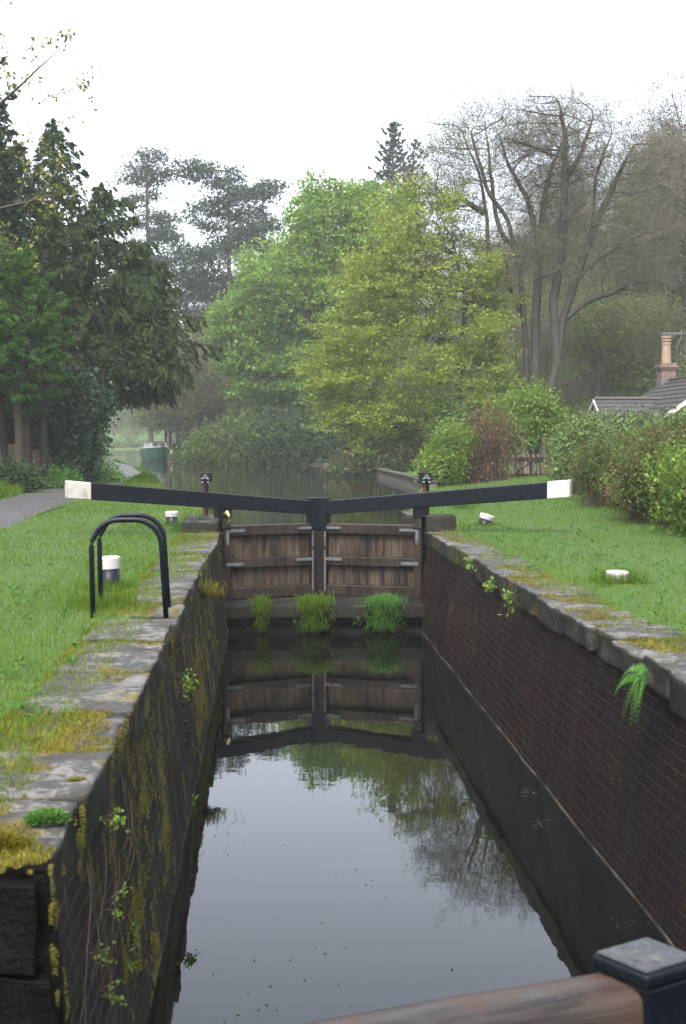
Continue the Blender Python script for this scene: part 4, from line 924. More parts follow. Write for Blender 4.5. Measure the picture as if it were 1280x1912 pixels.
for (x0, x1, y0, y1, n, kinds, sc) in [(22.5, 34, 72, 84, 16, (0, 1, 2, 3), (.8, 1.0)), (26, 43, 84, 100, 22, (0, 1, 1, 2), (.85, 1.05)), (29.5, 51, 100, 124, 20, (0, 1, 1, 2), (.9, 1.15)), (24.5, 30, 112, 128, 5, (0, 1), (.85, 1.0)), (38, 46, 128, 140, 4, (0, 1), (1.1, 1.4)),
                                       (4, 10.5, 128, 150, 9, (0, 1, 1), (.95, 1.2)), (-12.0, -3.5, 108, 124, 16, (3, 2, 3, 0), (.7, 1.0)), (-15, -3, 144, 165, 7, (0, 1, 2), (.8, 1.0)), (2, 9, 98, 122, 7, (0, 1, 2), (.8, 1.0)), (-24, -12.5, 50, 92, 11, (2, 3, 1), (.7, .95)), (12, 20, 68, 78, 10, (0, 2, 3), (.45, .62)), (13, 24, 80, 100, 32, (0, 1, 0, 2, 3), (.42, .6)),
                                       (-52, -22, 262, 295, 18, (1, 2, 3), (1.0, 1.5))]:
    k = 0; tries = 0
    while k < n and tries < 4000:
        tries += 1; x, y = rg.uniform(x0, x1), rg.uniform(y0, y1)
        if any((x - a) ** 2 + (y - b) ** 2 < 2.4 for a, b in spots): continue
        if poly_sd(np.array([x]), np.array([y]), canal)[0] < 1.2: continue
        spots.append((x, y)); k += 1; i = rg.choice(kinds); s = rg.uniform(*sc); z = pz(x, y) - .1; rot = rg.uniform(0, 6.28)
        if not used[i]:
            p = protos[i]; p.location = (x, y, z); p.rotation_euler = (0, 0, rot); p.scale = (s, s, s); p['label'] = LW[i]; used[i] = True
        else: copy_thing(protos[i], (x, y, z), rot, (s, s, s * rg.uniform(.92, 1.1)), LW[i])
# woodland floor scrub
def far_scrub(name, n, xr, yr, m, sz, hgt, seed, lab):
    g = np.random.default_rng(seed); x = g.uniform(*xr, n); y = g.uniform(*yr, n); ok = poly_sd(x, y, canal) > 2.0; x, y = x[ok], y[ok]
    d = fbm(x * .35, y * .35, seed); ok = d > .42; x, y = x[ok], y[ok]; z = land(x, y); n = len(x); per = 12
    P = np.repeat(np.stack([x, y, z], 1), per, 0) + np.stack([g.normal(size=n * per) * .45, g.normal(size=n * per) * .45, np.abs(g.normal(size=n * per)) * hgt], 1)
    v, q = leaf_np(P, sz, sz * .7, g); o = mesh_np(name, v, [q], M[m], None, np.clip(.4 + .25 * g.normal(size=len(P)), 0, 1)); return tag(o, lab, 'undergrowth', None, 'stuff')
far_scrub('woodland_undergrowth', 5200, (8, 40), (66, 112), 'wood_leaf', .24, .55, 71, 'low green undergrowth covering the woodland slope behind the cottage')
far_scrub('far_bank_undergrowth', 4200, (-70, -18), (254, 290), 'hedge_leaf', .42, .6, 72, 'rough green growth covering the hazy far bank of the canal')
far_scrub('canalside_undergrowth', 3000, (-14, 9), (88, 128), 'laurel', .24, .7, 73, 'dark undergrowth beneath the trees across the water')
# ------------------------------------------------------------------ laurels under the sycamore
LB = [(400, 90.5, 2.3, 'pale leaved laurel drooping to the water nearest the boat'), (450, 90.2, 3.4, 'tall laurel with lighter leaf tips left of the dark laurels'), (515, 90.0, 3.0, 'dark laurel at the water beneath the left half of the sycamore'), (575, 89.8, 3.2, 'darkest laurel at the middle of the far bank'), (630, 89.6, 3.0, 'dark laurel beneath the overhanging yellow green beech'), (690, 88.0, 3.2, 'shaded laurel half hidden behind the waterside bramble'), (385, 96, 2.0, 'small laurel clump at the bend just right of the boat')]
for k, (px, Y, h, lab) in enumerate(LB):
    x = xat(px, Y); Y -= .9; bush('laurel_bush', lab, 'laurel bush', (x, Y, -.1), 80 + k, [(0, 0, h * .45, 1.5, 1.3, h * .55), (-.9, -.5, h * .3, 1.2, 1.0, h * .4), (.9, -.4, h * .35, 1.2, 1.0, h * .45), (0, -.9, h * .16, 1.5, .8, h * .28), (-1.1, -.6, .15, .8, .7, .5), (1.1, -.6, .15, .8, .7, .5)], 6500, ('laurel', .26, .12) if k not in (0, 1) else ('hedge_leaf', .24, .12), 14, second=('hedge_leaf', .22, .22, .1))
# waterside bramble, shrubs by the fence
bush('bramble_bush', 'mounded bramble with reddish dead patch spilling over the canal edge wall', 'bramble bush', (5.0, 60.5, .05), 95, [(-.6, -.3, .6, 1.4, 1.2, 1.0), (.7, .2, .75, 1.3, 1.2, 1.0), (-1.5, -.6, .2, .95, .9, .75), (2.0, .4, .6, 1.2, 1.0, .9)], 15000, ('bramble', .13, .09), 60, second=('dead_leaf', .25, .12, .08))
bush('leafy_shrub', 'bright light green shrub left of the brown dead bramble', 'shrub', (5.45, 42.5, .1), 96, [(0, 0, .9, .75, .8, .95), (-.25, -.2, .45, .8, .8, .6), (.35, .2, 1.15, .6, .6, .75)], 9500, ('bright_leaf', .085, .06), 40, 'bark_brown')
def dead_bramble():
    t = bush('dead_bramble', 'brown mound of dead bramble stems beside the picket gate', 'dead bramble', (6.6, 42.8, .1), 97, [(0, 0, 1.1, .95, .8, 1.35), (-.5, -.2, .7, .75, .7, .9), (.5, .1, 1.0, .7, .7, 1.2), (.2, 0, 1.7, .7, .6, .8)], 4200, ('dead_leaf', .075, .045), 420, 'dead', stem_r=.008)
dead_bramble()
bush('leafy_shrub', 'taller yellow green shrub drooping over the picket gate', 'shrub', (8.45, 45.8, .2), 98, [(0, 0, 2.0, 1.15, .9, .85), (-.8, -.3, 1.7, .7, .7, .65), (.8, 0, 1.6, .8, .8, .8), (-.3, -.5, 1.35, .6, .6, .5), (.2, 0, 2.5, .8, .7, .5)], 11000, ('bright_leaf', .10, .07), 60, 'bark_brown')
bush('dark_shrub', 'dark blue green shrub behind the brown dead bramble', 'shrub', (6.6, 49, .1), 99, [(0, 0, 1.3, 1.1, 1, 1.4), (.9, .3, 1.2, .9, .9, 1.2)], 5000, ('laurel', .12, .06), 20)
# picket gate
pg = thing('picket_gate', 'old brown picket gate between the dead bramble and the hedge', 'gate', (xat(955, 44), 44.0, .12), 0)
pw = xat(1045, 44) - xat(955, 44); pk = MB()
for i in range(10):
    x = i * pw / 9.5; h = .84 + .015 * math.sin(i * 3)
    pk.hexa([(x, -.012, 0), (x + .075, -.012, 0), (x + .075, .012, 0), (x, .012, 0)], [(x + .0, -.012, h), (x + .075, -.012, h), (x + .075, .012, h), (x, .012, h)], r=.2 + .06 * (i % 4))
pk.build('pickets', M['grey_wood'], pg)
MB().box(-.05, pw + .05, -.045, -.0125, .62, .74).build('top_rail', M['rail'], pg); MB().box(-.05, pw + .05, -.045, -.0125, .14, .22).build('bottom_rail', M['rail'], pg)
MB().hexa([(.04, -.04, .22), (.12, -.04, .22), (.12, -.0126, .22), (.04, -.0126, .22)], [(.62, -.04, .62), (.70, -.04, .62), (.70, -.0126, .62), (.62, -.0126, .62)]).build('brace', M['rail'], pg)
for x in (pw * .62, pw + .0): MB().box(x, x + .11, .02, .13, -.2, 1.35).build('post', M['grey_wood'], pg, .01)
st = thing('dead_stump', 'pale dead tree stump behind the picket gate', 'stump', (xat(977, 45.2), 45.2, .15))
s = np.linspace(0, 1, 9); MB().tube(np.stack([.05 * np.sin(s * 4), 0 * s, 1.5 * s - .1], 1), .16 * (1.1 - .45 * s), 10).build('trunk', M['bark_tan'] if False else M['grey_wood'], st, 0, True)
# ------------------------------------------------------------------ hedge along the right
hedge = [(6.75, 20.0, 1.5, 'bright'), (6.9, 22.3, 1.75, 'mix'), (7.1, 24.6, 1.75, 'dead'), (7.25, 27.0, 1.7, 'mix'), (7.55, 29.6, 1.7, 'mix'), (8.0, 32.5, 1.75, 'bram'), (8.5, 35.5, 1.8, 'bram'), (9.0, 38.8, 1.9, 'bram'), (9.7, 42.0, 2.0, 'mix'), (8.3, 21.0, 1.8, 'mix'), (8.6, 24.2, 1.9, 'dead'), (8.9, 27.5, 1.85, 'mix'), (9.6, 31.5, 1.9, 'bram'), (10.4, 36, 2.0, 'bram'), (6.6, 17.8, 1.3, 'mix')]
HLab = ['glossy bright leaved hedge bush at the right edge of the frame', 'brown stemmed hedge bush with thin green shoots second from the right edge', 'hedge bush with a large brown dead patch near its top', 'yellowish green hedge bush at the lawn corner', 'olive hedge bush beside the white tip of the beam', 'pale leaved bramble right behind the white beam tip', 'grey green bramble between the picket gate and the cottage', 'light bramble hump below the cottage roof', 'leafy bramble right of the picket gate', 'tall back row hedge bush at the right edge below the cottage', 'rusty brown back row hedge bush below the main roof', 'back row hedge bush below the white bargeboard', 'back row bramble below the little tiled annex', 'far bramble against the cottage wall', 'nearest hedge bush, mostly outside the right edge']
for k, ((x, y, h, kd), lab) in enumerate(zip(hedge, HLab)):
    h *= .86
    g = random.Random(k * 7 + 1); E = [(0, 0, h * .42, .95, 1.35, h * .5)] + [(g.uniform(-.75, .6), g.uniform(-1.1, 1.1), h * g.uniform(.2, .86), g.uniform(.35, .7), g.uniform(.4, .8), h * g.uniform(.16, .34)) for _ in range(9)]
    near_ = y < 30; ls = .062 if near_ else .085; n = 15000 if near_ and k < 9 else 9000
    lf = {'bright': ('bright_leaf', ls * 1.2, ls * .85), 'mix': ('hedge_leaf', ls, ls * .7), 'dead': ('hedge_leaf', ls * .9, ls * .6), 'bram': ('bramble', ls * 1.25, ls * .9)}[kd]
    sec = {'bright': ('hedge_leaf', .35, ls, ls * .7), 'mix': ('dead_leaf', .48, ls * .8, ls * .4), 'dead': ('dead_leaf', .85, ls * .9, ls * .45), 'bram': ('bright_leaf', .2, ls * 1.2, ls * .8)}[kd]
    bush('hedge_bush', lab, 'hedge bush', (x, y, ez(x, y)), 120 + k, E, n, lf, 230 if kd in ('dead', 'mix') else 90, 'dead', 'hedge along the right hand lawn', sec, .008)
# ------------------------------------------------------------------ cottage
def cottage():
    t = thing('cottage', 'low white cottage with grey tiled roof behind the bramble hedge', 'cottage', (0, 0, 0))
    XE, XR_, Y0, Y1, ZE, ZR = 11.95, 14.0, 42.2, 49.0, 2.09, 3.48; X2 = 2 * XR_ - XE
    wl = MB(); wl.box(XE + .25, X2 - .25, Y0 + .25, Y1 - .2, -.3, ZE + .05)
    wl.add([(XE + .25, Y0 + .25, ZE + .051), (X2 - .25, Y0 + .25, ZE + .051), (XR_, Y0 + .25, ZR - .12), (XE + .25, Y1 - .2, ZE + .051), (X2 - .25, Y1 - .2, ZE + .051), (XR_, Y1 - .2, ZR - .12)], [(0, 1, 2), (5, 4, 3), (0, 2, 5, 3), (1, 4, 5, 2)])
    wl.build('wall', M['cream'], t)
    def slope(xe, ze, xr, zr, y0, y1, nrow, axis='y'):
        mb = MB()
        for i in range(nrow):
            a, b = i / nrow, (i + 1) / nrow
            xa, xb = xe + (xr - xe) * a, xe + (xr - xe) * b; za, zb_ = ze + (zr - ze) * a + .035, ze + (zr - ze) * b
            n = int((y1 - y0) / .3)
            for j in range(n):
                p, q = y0 + (y1 - y0) * j / n, y0 + (y1 - y0) * (j + 1) / n; w = .012 if j % 2 else 0
                c = [(xa, p, za + w), (xa, q, za + w), (xb, q, zb_ + w), (xb, p, zb_ + w)]
                if axis == 'x': c = [(yy, xx, zz) for xx, yy, zz in c]
                lo = [(u, v_, z - .05) for u, v_, z in c]
                mb.hexa(lo, c)
        return mb
    rf = slope(XE, ZE, XR_, ZR, Y0, Y1, 9).build('roof', M['tile'], t); 
    slope(X2, ZE, XR_, ZR, Y0, Y1, 9).build('roof', M['tile'], t)
    MB().tube([(XR_, Y0, ZR + .01), (XR_, Y1, ZR + .01)], .08, 8).build('ridge', M['tile'], rf)
    bb = MB(); 
    for sx in (XE, X2):
        e = (sx, ZE); r_ = (XR_, ZR)
        bb.hexa([(e[0], Y0 - .05, e[1] - .13), (r_[0], Y0 - .05, r_[1] - .13), (r_[0], Y0 - .01, r_[1] - .13), (e[0], Y0 - .01, e[1] - .13)], [(e[0], Y0 - .05, e[1] + .02), (r_[0], Y0 - .05, r_[1] + .02), (r_[0], Y0 - .01, r_[1] + .02), (e[0], Y0 - .01, e[1] + .02)])
    bb.build('bargeboard', M['white'], t)
    MB().box(XE - .06, XE + .02, Y0, Y1, ZE - .09, ZE + .0).build('gutter', M['black'], t)
    # annex with its own little roof
    ax0, ax1, ya, yr, yb2, ze, zr = 10.72, 13.2, 44.75, 45.7, 46.65, 2.17, 2.74
    an = MB(); an.box(ax0 + .18, ax1, ya + .12, yb2 - .12, -.3, ze - .12)
    an.add([(ax0 + .18, ya + .12, ze - .119), (ax0 + .18, yb2 - .12, ze - .119), (ax0 + .18, yr, zr - .08), (ax1, ya + .12, ze - .119), (ax1, yb2 - .12, ze - .119), (ax1, yr, zr - .08)], [(0, 2, 1), (3, 4, 5), (0, 3, 5, 2), (1, 2, 5, 4)])
    an.build('annex_wall', M['cream'], t)
    ar = slope(ya, ze, yr, zr, ax0, ax1, 4, 'x').build('annex_roof', M['tile'], t); slope(yb2, ze, yr, zr, ax0, ax1, 4, 'x').build('annex_roof', M['tile'], t)
    MB().tube([(ax0, yr, zr + .03), (ax1, yr, zr + .03)], .06, 8).build('ridge', M['tile'], ar)
    b2 = MB()
    for (y_, z_) in ((ya, ze), (yb2, ze)):
        b2.hexa([(ax0 - .05, y_, z_ - .10), (ax0 - .05, yr, zr - .10), (ax0 - .012, yr, zr - .10), (ax0 - .012, y_, z_ - .10)], [(ax0 - .05, y_, z_ + .0), (ax0 - .05, yr, zr + .0), (ax0 - .012, yr, zr + .0), (ax0 - .012, y_, z_ + .0)])
    b2.build('bargeboard', M['white'], t)
    MB().box(ax0, XE + .15, ya - .03, ya + .03, ze - .17, ze - .06).build('fascia', M['white'], t)
    MB().box(ax0, XE + .15, ya - .09, ya - .031, ze - .055, ze - .0).build('gutter', M['black'], t)
    for i in range(2):
        wn = MB().box(11.15 + i * .5, 11.5 + i * .5, ya + .06, ya + .115, .9, 1.75).build('window', M['white'], t); MB().box(11.19 + i * .5, 11.46 + i * .5, ya + .05, ya + .0598, .95, 1.7).build('pane', M['glass'], wn)
    # chimney on the far end of the ridge
    cx, cyy = 13.95, 48.6
    ch = MB().box(cx - .26, cx + .26, cyy - .26, cyy + .26, 2.6, 3.86); ch.build('chimney', M['house_brick'], t)
    ck = bpy.data.objects[ch_name()]
    MB().box(cx - .30, cx + .30, cyy - .30, cyy + .30, 3.861, 3.93).box(cx - .34, cx + .34, cyy - .34, cyy + .34, 3.931, 4.0).box(cx - .27, cx + .27, cyy - .27, cyy + .27, 4.001, 4.08).build('chimney_cap', M['house_brick'], ck)
    MB().lathe([(.17, 4.07), (.165, 4.25), (.15, 4.7), (.165, 4.76), (.165, 4.8), (.15, 4.81), (.15, 4.84), (.18, 4.86), (.18, 4.9), (.155, 4.91), (.155, 4.94), (.185, 4.96), (.19, 5.04), (.13, 5.04), (.12, 4.9)], 24, Matrix.Translation((cx - .02, cyy, 0)), False).build('chimney_pot', M['terracotta'], ck, 0, False)
    fl = MB().box(cx - .285, cx + .285, cyy - .285, cyy + .285, 3.22, 3.52); fl.build('flashing', M['steel'], ck)
    a = thing('tv_aerial', 'flat grey aerial bar on a cranked mast beside the chimney pot', 'aerial', (cx + .36, cyy, 3.3))
    MB().tube([(0, 0, 0), (0, 0, 1.35), (.03, 0, 1.5), (.13, 0, 1.64), (.15, 0, 1.78), (.15, 0, 1.95)], .016, 8).build('mast', M['steel'], a, 0, True)
    MB().box(-.55, .62, -.03, .03, 1.80, 1.865).tube([(-.3, -.12, 1.83), (-.3, .12, 1.83)], .01, 6).tube([(.3, -.12, 1.83), (.3, .12, 1.83)], .01, 6).build('aerial_bar', M['steel'], a)
def ch_name(): return [o.name for o in bpy.data.objects if o.name.startswith('chimney') and 'cap' not in o.name and 'pot' not in o.name][-1]
cottage()
# ------------------------------------------------------------------ moored boat
def boat():
    Y = 106; x = xat(303, Y); t = thing('canal_boat', 'small green canal boat with grey white cabin moored at the bend', 'boat', (x, Y, ZU), rad(14))
    L, Wd, H = 6.5, .86, .92; st = np.linspace(0, 1, 13); V = []; 
    for s in st:
        w = Wd * min(1, (s * 2.6 + .06)) ** .6 * (1 if s < .8 else 1 - .15 * (s - .8) / .2); y = L * s; sh = H + .14 * (1 - s) ** 2
        V += [(-w, y - .35 * (1 - s) ** 3, sh), (-w * .93, y, .35), (-w * .6, y + .2 * (1 - s), -.25), (w * .6, y + .2 * (1 - s), -.25), (w * .93, y, .35), (w, y - .35 * (1 - s) ** 3, sh)]
    n = 6; i = (np.arange(12)[:, None] * n + np.arange(5)[None, :]); q = np.stack([i, i + 1, i + n + 1, i + n], -1).reshape(-1, 4)
    hull = mesh_np('hull', np.array(V), [q, np.array([[0, 5, 4, 1], [1, 4, 3, 2]]), np.array([[72, 73, 76, 77], [73, 74, 75, 76]])], M['green_hull'], t)
    dk = np.array([V[k * 6] for k in range(13)] + [V[k * 6 + 5] for k in range(13)]) - (0, 0, .05); j = np.arange(12)
    mesh_np('deck', dk, [np.stack([j, j + 1, 13 + j + 1, 13 + j], -1)], M['steel'], t)
    MB().tube([(-.1, -.2, H + .13)] + [V[k * 6] for k in range(0, 13)], .035, 6).tube([(.1, -.2, H + .13)] + [V[k * 6 + 5] for k in range(0, 13)], .035, 6).build('gunwale', M['white_dirty'], hull)
    M['cabin'] = paint('dull grey white boat paint', (0.20, 0.20, 0.20), (0.09, 0.09, 0.085), 0.55, 0.5)
    cb = MB().hexa([(-.66, 1.3, H - .02), (.66, 1.3, H - .02), (.7, 4.8, H - .02), (-.7, 4.8, H - .02)], [(-.56, 1.75, H + .50), (.56, 1.75, H + .50), (.6, 4.8, H + .5), (-.6, 4.8, H + .5)]).build('cabin', M['cabin'], t, .02)
    for (a, b_) in ((-.5, -.04), (.04, .5)):
        MB().hexa([(a, 1.37, H + .08), (b_, 1.37, H + .08), (b_, 1.42, H + .08), (a, 1.42, H + .08)], [(a * .92, 1.665, H + .42), (b_ * .92, 1.665, H + .42), (b_ * .92, 1.71, H + .42), (a * .92, 1.71, H + .42)]).build('window', M['glass'], cb)
    MB().box(-.64, .64, 1.66, 4.9, H + .5, H + .55).build('cabin_roof', M['steel'], cb)
    MB().tube([(-.58, 1.5, H + .56), (-.58, 1.5, H + .74), (.58, 1.5, H + .74), (.58, 1.5, H + .56)], .02, 6).build('roof_rail', M['steel'], t)
    MB().lathe([(.02, -.28), (.09, -.2), (.1, .15), (.03, .24)], 10, Matrix.Translation((Wd + .08, 1.4, .55))).build('fender', M['white'], t, 0, True)
boat()
# ------------------------------------------------------------------ GRASS
def blades(name, X, Y, Z, hgt, wid, mat, rn, seed, lean=.45, kind='stuff', label=None, parent=None, dirs=None):
    g = np.random.default_rng(seed); n = len(X); a = g.uniform(0, 6.28, n); B = np.stack([np.cos(a), np.sin(a), 0 * a], 1)
    b = g.uniform(0, 6.28, n); ln = np.abs(g.normal(size=n)) * lean; D = np.stack([np.cos(b) * ln, np.sin(b) * ln, np.ones(n)], 1)
    if dirs is not None: D = D * .5 + dirs
    D = nz(D); P = np.stack([X, Y, Z], 1); h = (hgt * g.uniform(.35, 1.45, n))[:, None]; w = (wid * g.uniform(.7, 1.3, n))[:, None]
    D2 = nz(D + np.stack([np.cos(b) * ln, np.sin(b) * ln, -.35 * ln], 1) * .9)
    if dirs is not None: D2 = nz(D + np.array([0, 0, -1.1]))
    m = P + D * h * .55; e = m + D2 * h * .45
    V = np.stack([P - B * w * .5, P + B * w * .5, m + B * w * .38, m - B * w * .38, e], 1).reshape(-1, 3); k = np.arange(n)[:, None] * 5
    o = mesh_np(name, V, [k + np.array([0, 1, 2, 3]), k + np.array([3, 2, 4])], M[mat], parent, np.concatenate([rn, rn]))
    if label: tag(o, label, 'grass', None, kind)
    return o
def lbound(y, seed=61): return -1.03 - .34 * (1 - sstep(4.9, 5.5, y)) + .22 * (fbm(y * 1.3, y * 0, seed, 3) - .3) + .30 * sstep(9, 16, y) * fbm(y * .9, y * 0 + 5, seed + 1, 3)
def rbound(y, seed=71): return 2.74 - .18 * fbm(y * 1.2, y * 0, seed, 3) * sstep(6, 14, y) + .1 * (fbm(y * 3, y * 0, seed + 4, 2) - .5)
def lawn(side, seed, nmax):
    g = np.random.default_rng(seed); Y = []; 
    ys = g.uniform(4.75 if side < 0 else 5.0, 48, nmax * 4); dens = np.minimum((9.0 / ys) ** 1.15, 1.6) ; keep = g.uniform(size=len(ys)) < dens / 1.6
    ys = ys[keep]
    if side < 0: hi = np.where(ys < 24.5, lbound(ys), np.interp(ys, canal[:18, 1], canal[:18, 0]) - .05); lo = np.minimum(-.21 * ys - 1.0, hi - .8)
    else: lo = np.where(ys < 24.5, rbound(ys), np.interp(ys, [24.5, 26, 30, 37, 43, 62], [2.5, 2.5, 3.0, 4.0, 5.0, 5.1])); hi = np.maximum(np.minimum(.30 * ys + 1.3, 6.6 + .1 * ys), lo + 1.2)
    wdt = hi - lo; keep = g.uniform(size=len(ys)) < wdt / 9.0; ys, lo, hi = ys[keep], lo[keep], hi[keep]
    if len(ys) > nmax: ys, lo, hi = ys[:nmax], lo[:nmax], hi[:nmax]
    u = g.uniform(size=len(ys)); x = lo + (hi - lo) * u
    # tuft clumping
    ok = (np.abs(x - path_x(ys)) > .88 + .12 * g.normal(size=len(x))) ; x, ys, lo, hi = x[ok], ys[ok], lo[ok], hi[ok]
    z = np.where((ys < 24.5) & (np.abs(x - .86) < 2.2), np.where((x > -1.3) & (x < 2.95), .002, -.015), land(x, ys) - .01)
    n1 = fbm(x * 1.6, ys * 1.1, seed + 2, 4); n2 = fbm(x * .5, ys * .35, seed + 3, 3); e = np.minimum(np.abs(x - (hi if side < 0 else lo)), 1.0)
    h = (.024 + .055 * n1 ** 1.8) * (1 + .012 * ys) * (.75 + .35 * sstep(0, .35, e)); w = .0042 * (1 + .05 * np.clip(ys - 6, 0, 40))
    rn = np.clip(.10 + .75 * n2 + .35 * (n1 - .5) + .12 * g.normal(size=len(x)) + .30 * (1 - sstep(0, .5, e)), 0, 1)
    return blades('lawn_grass', x, ys, z, h, w, 'grass', rn, seed, .55, 'stuff', 'soft green lawn grass on the towpath side of the lock' if side < 0 else 'soft green lawn grass on the hedge side of the lock')
lawn(-1, 5, 190000); lawn(1, 6, 150000)
def verge():
    g = np.random.default_rng(8); n = 60000; ys = g.uniform(18, 95, n) ; side = g.uniform(size=n) < .62
    xl = path_x(ys) - .98 - np.abs(g.normal(size=n)) * .8; wr = np.interp(ys, canal[:12, 1], canal[:12, 0]); xr = path_x(ys) + .95 + g.uniform(size=n) * np.maximum(wr - path_x(ys) - .9, .1)
    x = np.where(side, xl, xr); ok = side | (ys > 46); x, ys = x[ok], ys[ok]; z = ground_z(x, ys)
    n1 = fbm(x * 1.2, ys * .8, 15, 3); blades('verge_grass', x, ys, z, (.14 + .22 * n1) * np.where(side[ok], 1, .55), .016 + .0003 * ys, 'grass', np.clip(.1 + .55 * n1 + .15 * g.normal(size=len(x)), 0, 1), 9, .6, 'stuff', 'longer rough grass along both edges of the towpath')
verge()
def tuft(label, x, y, z, n, r, h, wd, mat, seed, lean=.7, hang=None, name='grass_tuft'):
    g = np.random.default_rng(seed); X = x + g.normal(size=n) * r; Y = y + g.normal(size=n) * r * .8; d = None
    if hang is not None:
        Y = y + g.uniform(-.10, .16, n); Z = z + .02 - (np.clip(y - Y, 0, 1)) * .5; X = x + g.normal(size=n) * r * (1 + .6 * (g.uniform(size=n) < .15)); d = np.stack([g.normal(size=n) * .28, -.75 - .4 * g.uniform(size=n), .95 - .9 * g.uniform(size=n)], 1)
        Z = np.where(g.uniform(size=n) < .55, z - g.uniform(size=n) * hang, Z); Y = np.where(Z < z, y - .04 - .06 * g.uniform(size=n), Y)
    else: Z = np.full(n, z)
    return tag(blades(name, X, Y, Z, np.full(n, h), np.full(n, wd), mat, np.clip(.35 + .22 * g.normal(size=n), 0, 1), seed, lean, dirs=d), label, 'grass tuft')
tuft('narrow grass tuft hanging from the sill, left of its two fuller neighbours', -.11, 20.86, -1.07, 480, .05, .27, .010, 'grass', 201, .5, .40)
tuft('broad pale grass tuft hanging in the middle of the sill', .69, 20.86, -1.07, 1300, .10, .30, .010, 'grass', 202, .5, .42)
tuft('broad bright grass tuft hanging from the sill towards the brown brick wall', 1.71, 20.86, -1.07, 1400, .105, .30, .010, 'weed', 203, .5, .42)
b = gp(206, 1098); tuft('ragged taller grass round the foot of the bollard behind the hoops', b[0], b[1] - .06, -.01, 700, .12, .11, .006, 'grass', 207, .6)
b = gp(183, 1138); tuft('ragged grass round the outer feet of the handrail hoops', b[0], b[1] + .25, -.01, 800, .16, .13, .006, 'grass', 208, .6)
b = gp(1151, 1069, .1); tuft('taller grass round the sunken bollard cap', b[0], b[1] - .05, .0, 800, .13, .13, .007, 'grass', 209, .6)
b = gp(903, 980); tuft('taller grass at the foot of the leaning bollard', b[0], b[1] - .1, .0, 260, .13, .05, .010, 'grass', 210, .7)
b = gp(321, 979); tuft('taller grass at the foot of the small black bollard', b[0], b[1] - .1, .0, 260, .13, .045, .010, 'grass', 211, .7)
b = gp(365, 990); tuft('long bladed grass tuft beside the small black bollard', b[0], b[1], .0, 420, .14, .26, .012, 'weed', 204, .9)
b = gp(905, 962); tuft('dark grass tuft behind the leaning bollard', b[0] - .1, b[1] + 2.5, .02, 240, .12, .24, .014, 'weed', 205, .5)
# moss on the copings
def moss(side, n, seed, parent):
    g = np.random.default_rng(seed); ys = 4.5 + (24 - 4.5) * g.uniform(size=n * 5) ** 1.5; u = g.uniform(size=n * 5)
    x = XL - .01 - u * .62 if side < 0 else XR + .01 + u * .5
    jd = np.abs(ys[:, None] - np.array(JT[XL if side < 0 else XR])[None, :]).min(1); f = fbm(x * 4.5, ys * 3.2, seed, 4) - .03 + .17 * np.exp(-jd / .07) * (fbm(x * 2.2, ys * .8, seed + 8, 2) > .38) + .20 * np.exp(-((x - (lbound(ys) if side < 0 else rbound(ys))) / .09) ** 2) - .025 * (u > .3); thr = .56 - .24 * u + .06 * (u < .2); ok = f > thr; x, ys, f = x[ok][:n], ys[ok][:n], f[ok][:n]
    if side < 0: k = ~((ys > 10.95) & (ys < 11.36)); x, ys, f = x[k], ys[k], f[k]
    w = .0042 * (1 + .08 * np.clip(ys - 5, 0, 20)); rn = np.clip(.12 + .9 * (fbm(x * 9, ys * 7, seed + 1, 3) - .1) + .14 * g.normal(size=len(x)), 0, 1)
    o = blades('moss', x, ys, np.full(len(x), -.012), .009 + .02 * np.clip(f - .55, 0, .3) * 3, w, 'moss', rn, seed, 1.1, parent=parent); o['kind'] = 'stuff'
moss(-1, 90000, 31, lw); moss(1, 45000, 32, rw)
def moss_face(side, n, seed, parent, nm='hanging_moss', zr=(-.10, 1.34), thr=None):
    g = np.random.default_rng(seed); ys = 4.6 + 18 * g.uniform(size=n * 8) ** 1.5; z = zr[0] - zr[1] * g.uniform(size=n * 8); f = fbm(ys * 1.6, z * 1.1, seed, 4); f2 = fbm(ys * 13, z * 9, seed + 3, 3)
    ok = (f * .45 + f2 * .55) > (thr or (.605 if side < 0 else .67)); ys, z = ys[ok][:n], z[ok][:n]; t = np.clip((z + .26) / (ZL + .26), 0, 1)
    x = (XL + .002 + .13 * t) if side < 0 else (XR - .002 - .17 * t); o_ = np.stack([np.full(len(ys), .8 if side < 0 else -.8), g.normal(size=len(ys)) * .3, -.3 + 0 * ys], 1)
    rn = np.clip(.3 + .6 * (fbm(ys * 5, z * 5, seed + 2, 3) - .3) + .15 * g.normal(size=len(ys)), 0, 1)
    o = blades(nm, x, ys, z, np.full(len(ys), .013), .006 * (1 + .05 * np.clip(ys - 5, 0, 20)), 'moss', rn, seed, .6, parent=parent, dirs=o_); o['kind'] = 'stuff'
moss_face(-1, 26000, 41, lw); moss_face(1, 3500, 42, rw); moss_face(-1, 5000, 43, lw, 'edge_moss', (-.005, .2), .56); moss_face(1, 5000, 44, rw, 'edge_moss', (-.005, .2), .57)
cu = at(14, 1690, 4.9); cm = stone_block('moss_cushion', cu[0] - .10, cu[0] + .06, 4.47, 4.66, -.05, .035, M['mosspad'] if 'mosspad' in M else M['stone'], None, 78, .02, .03) if False else None
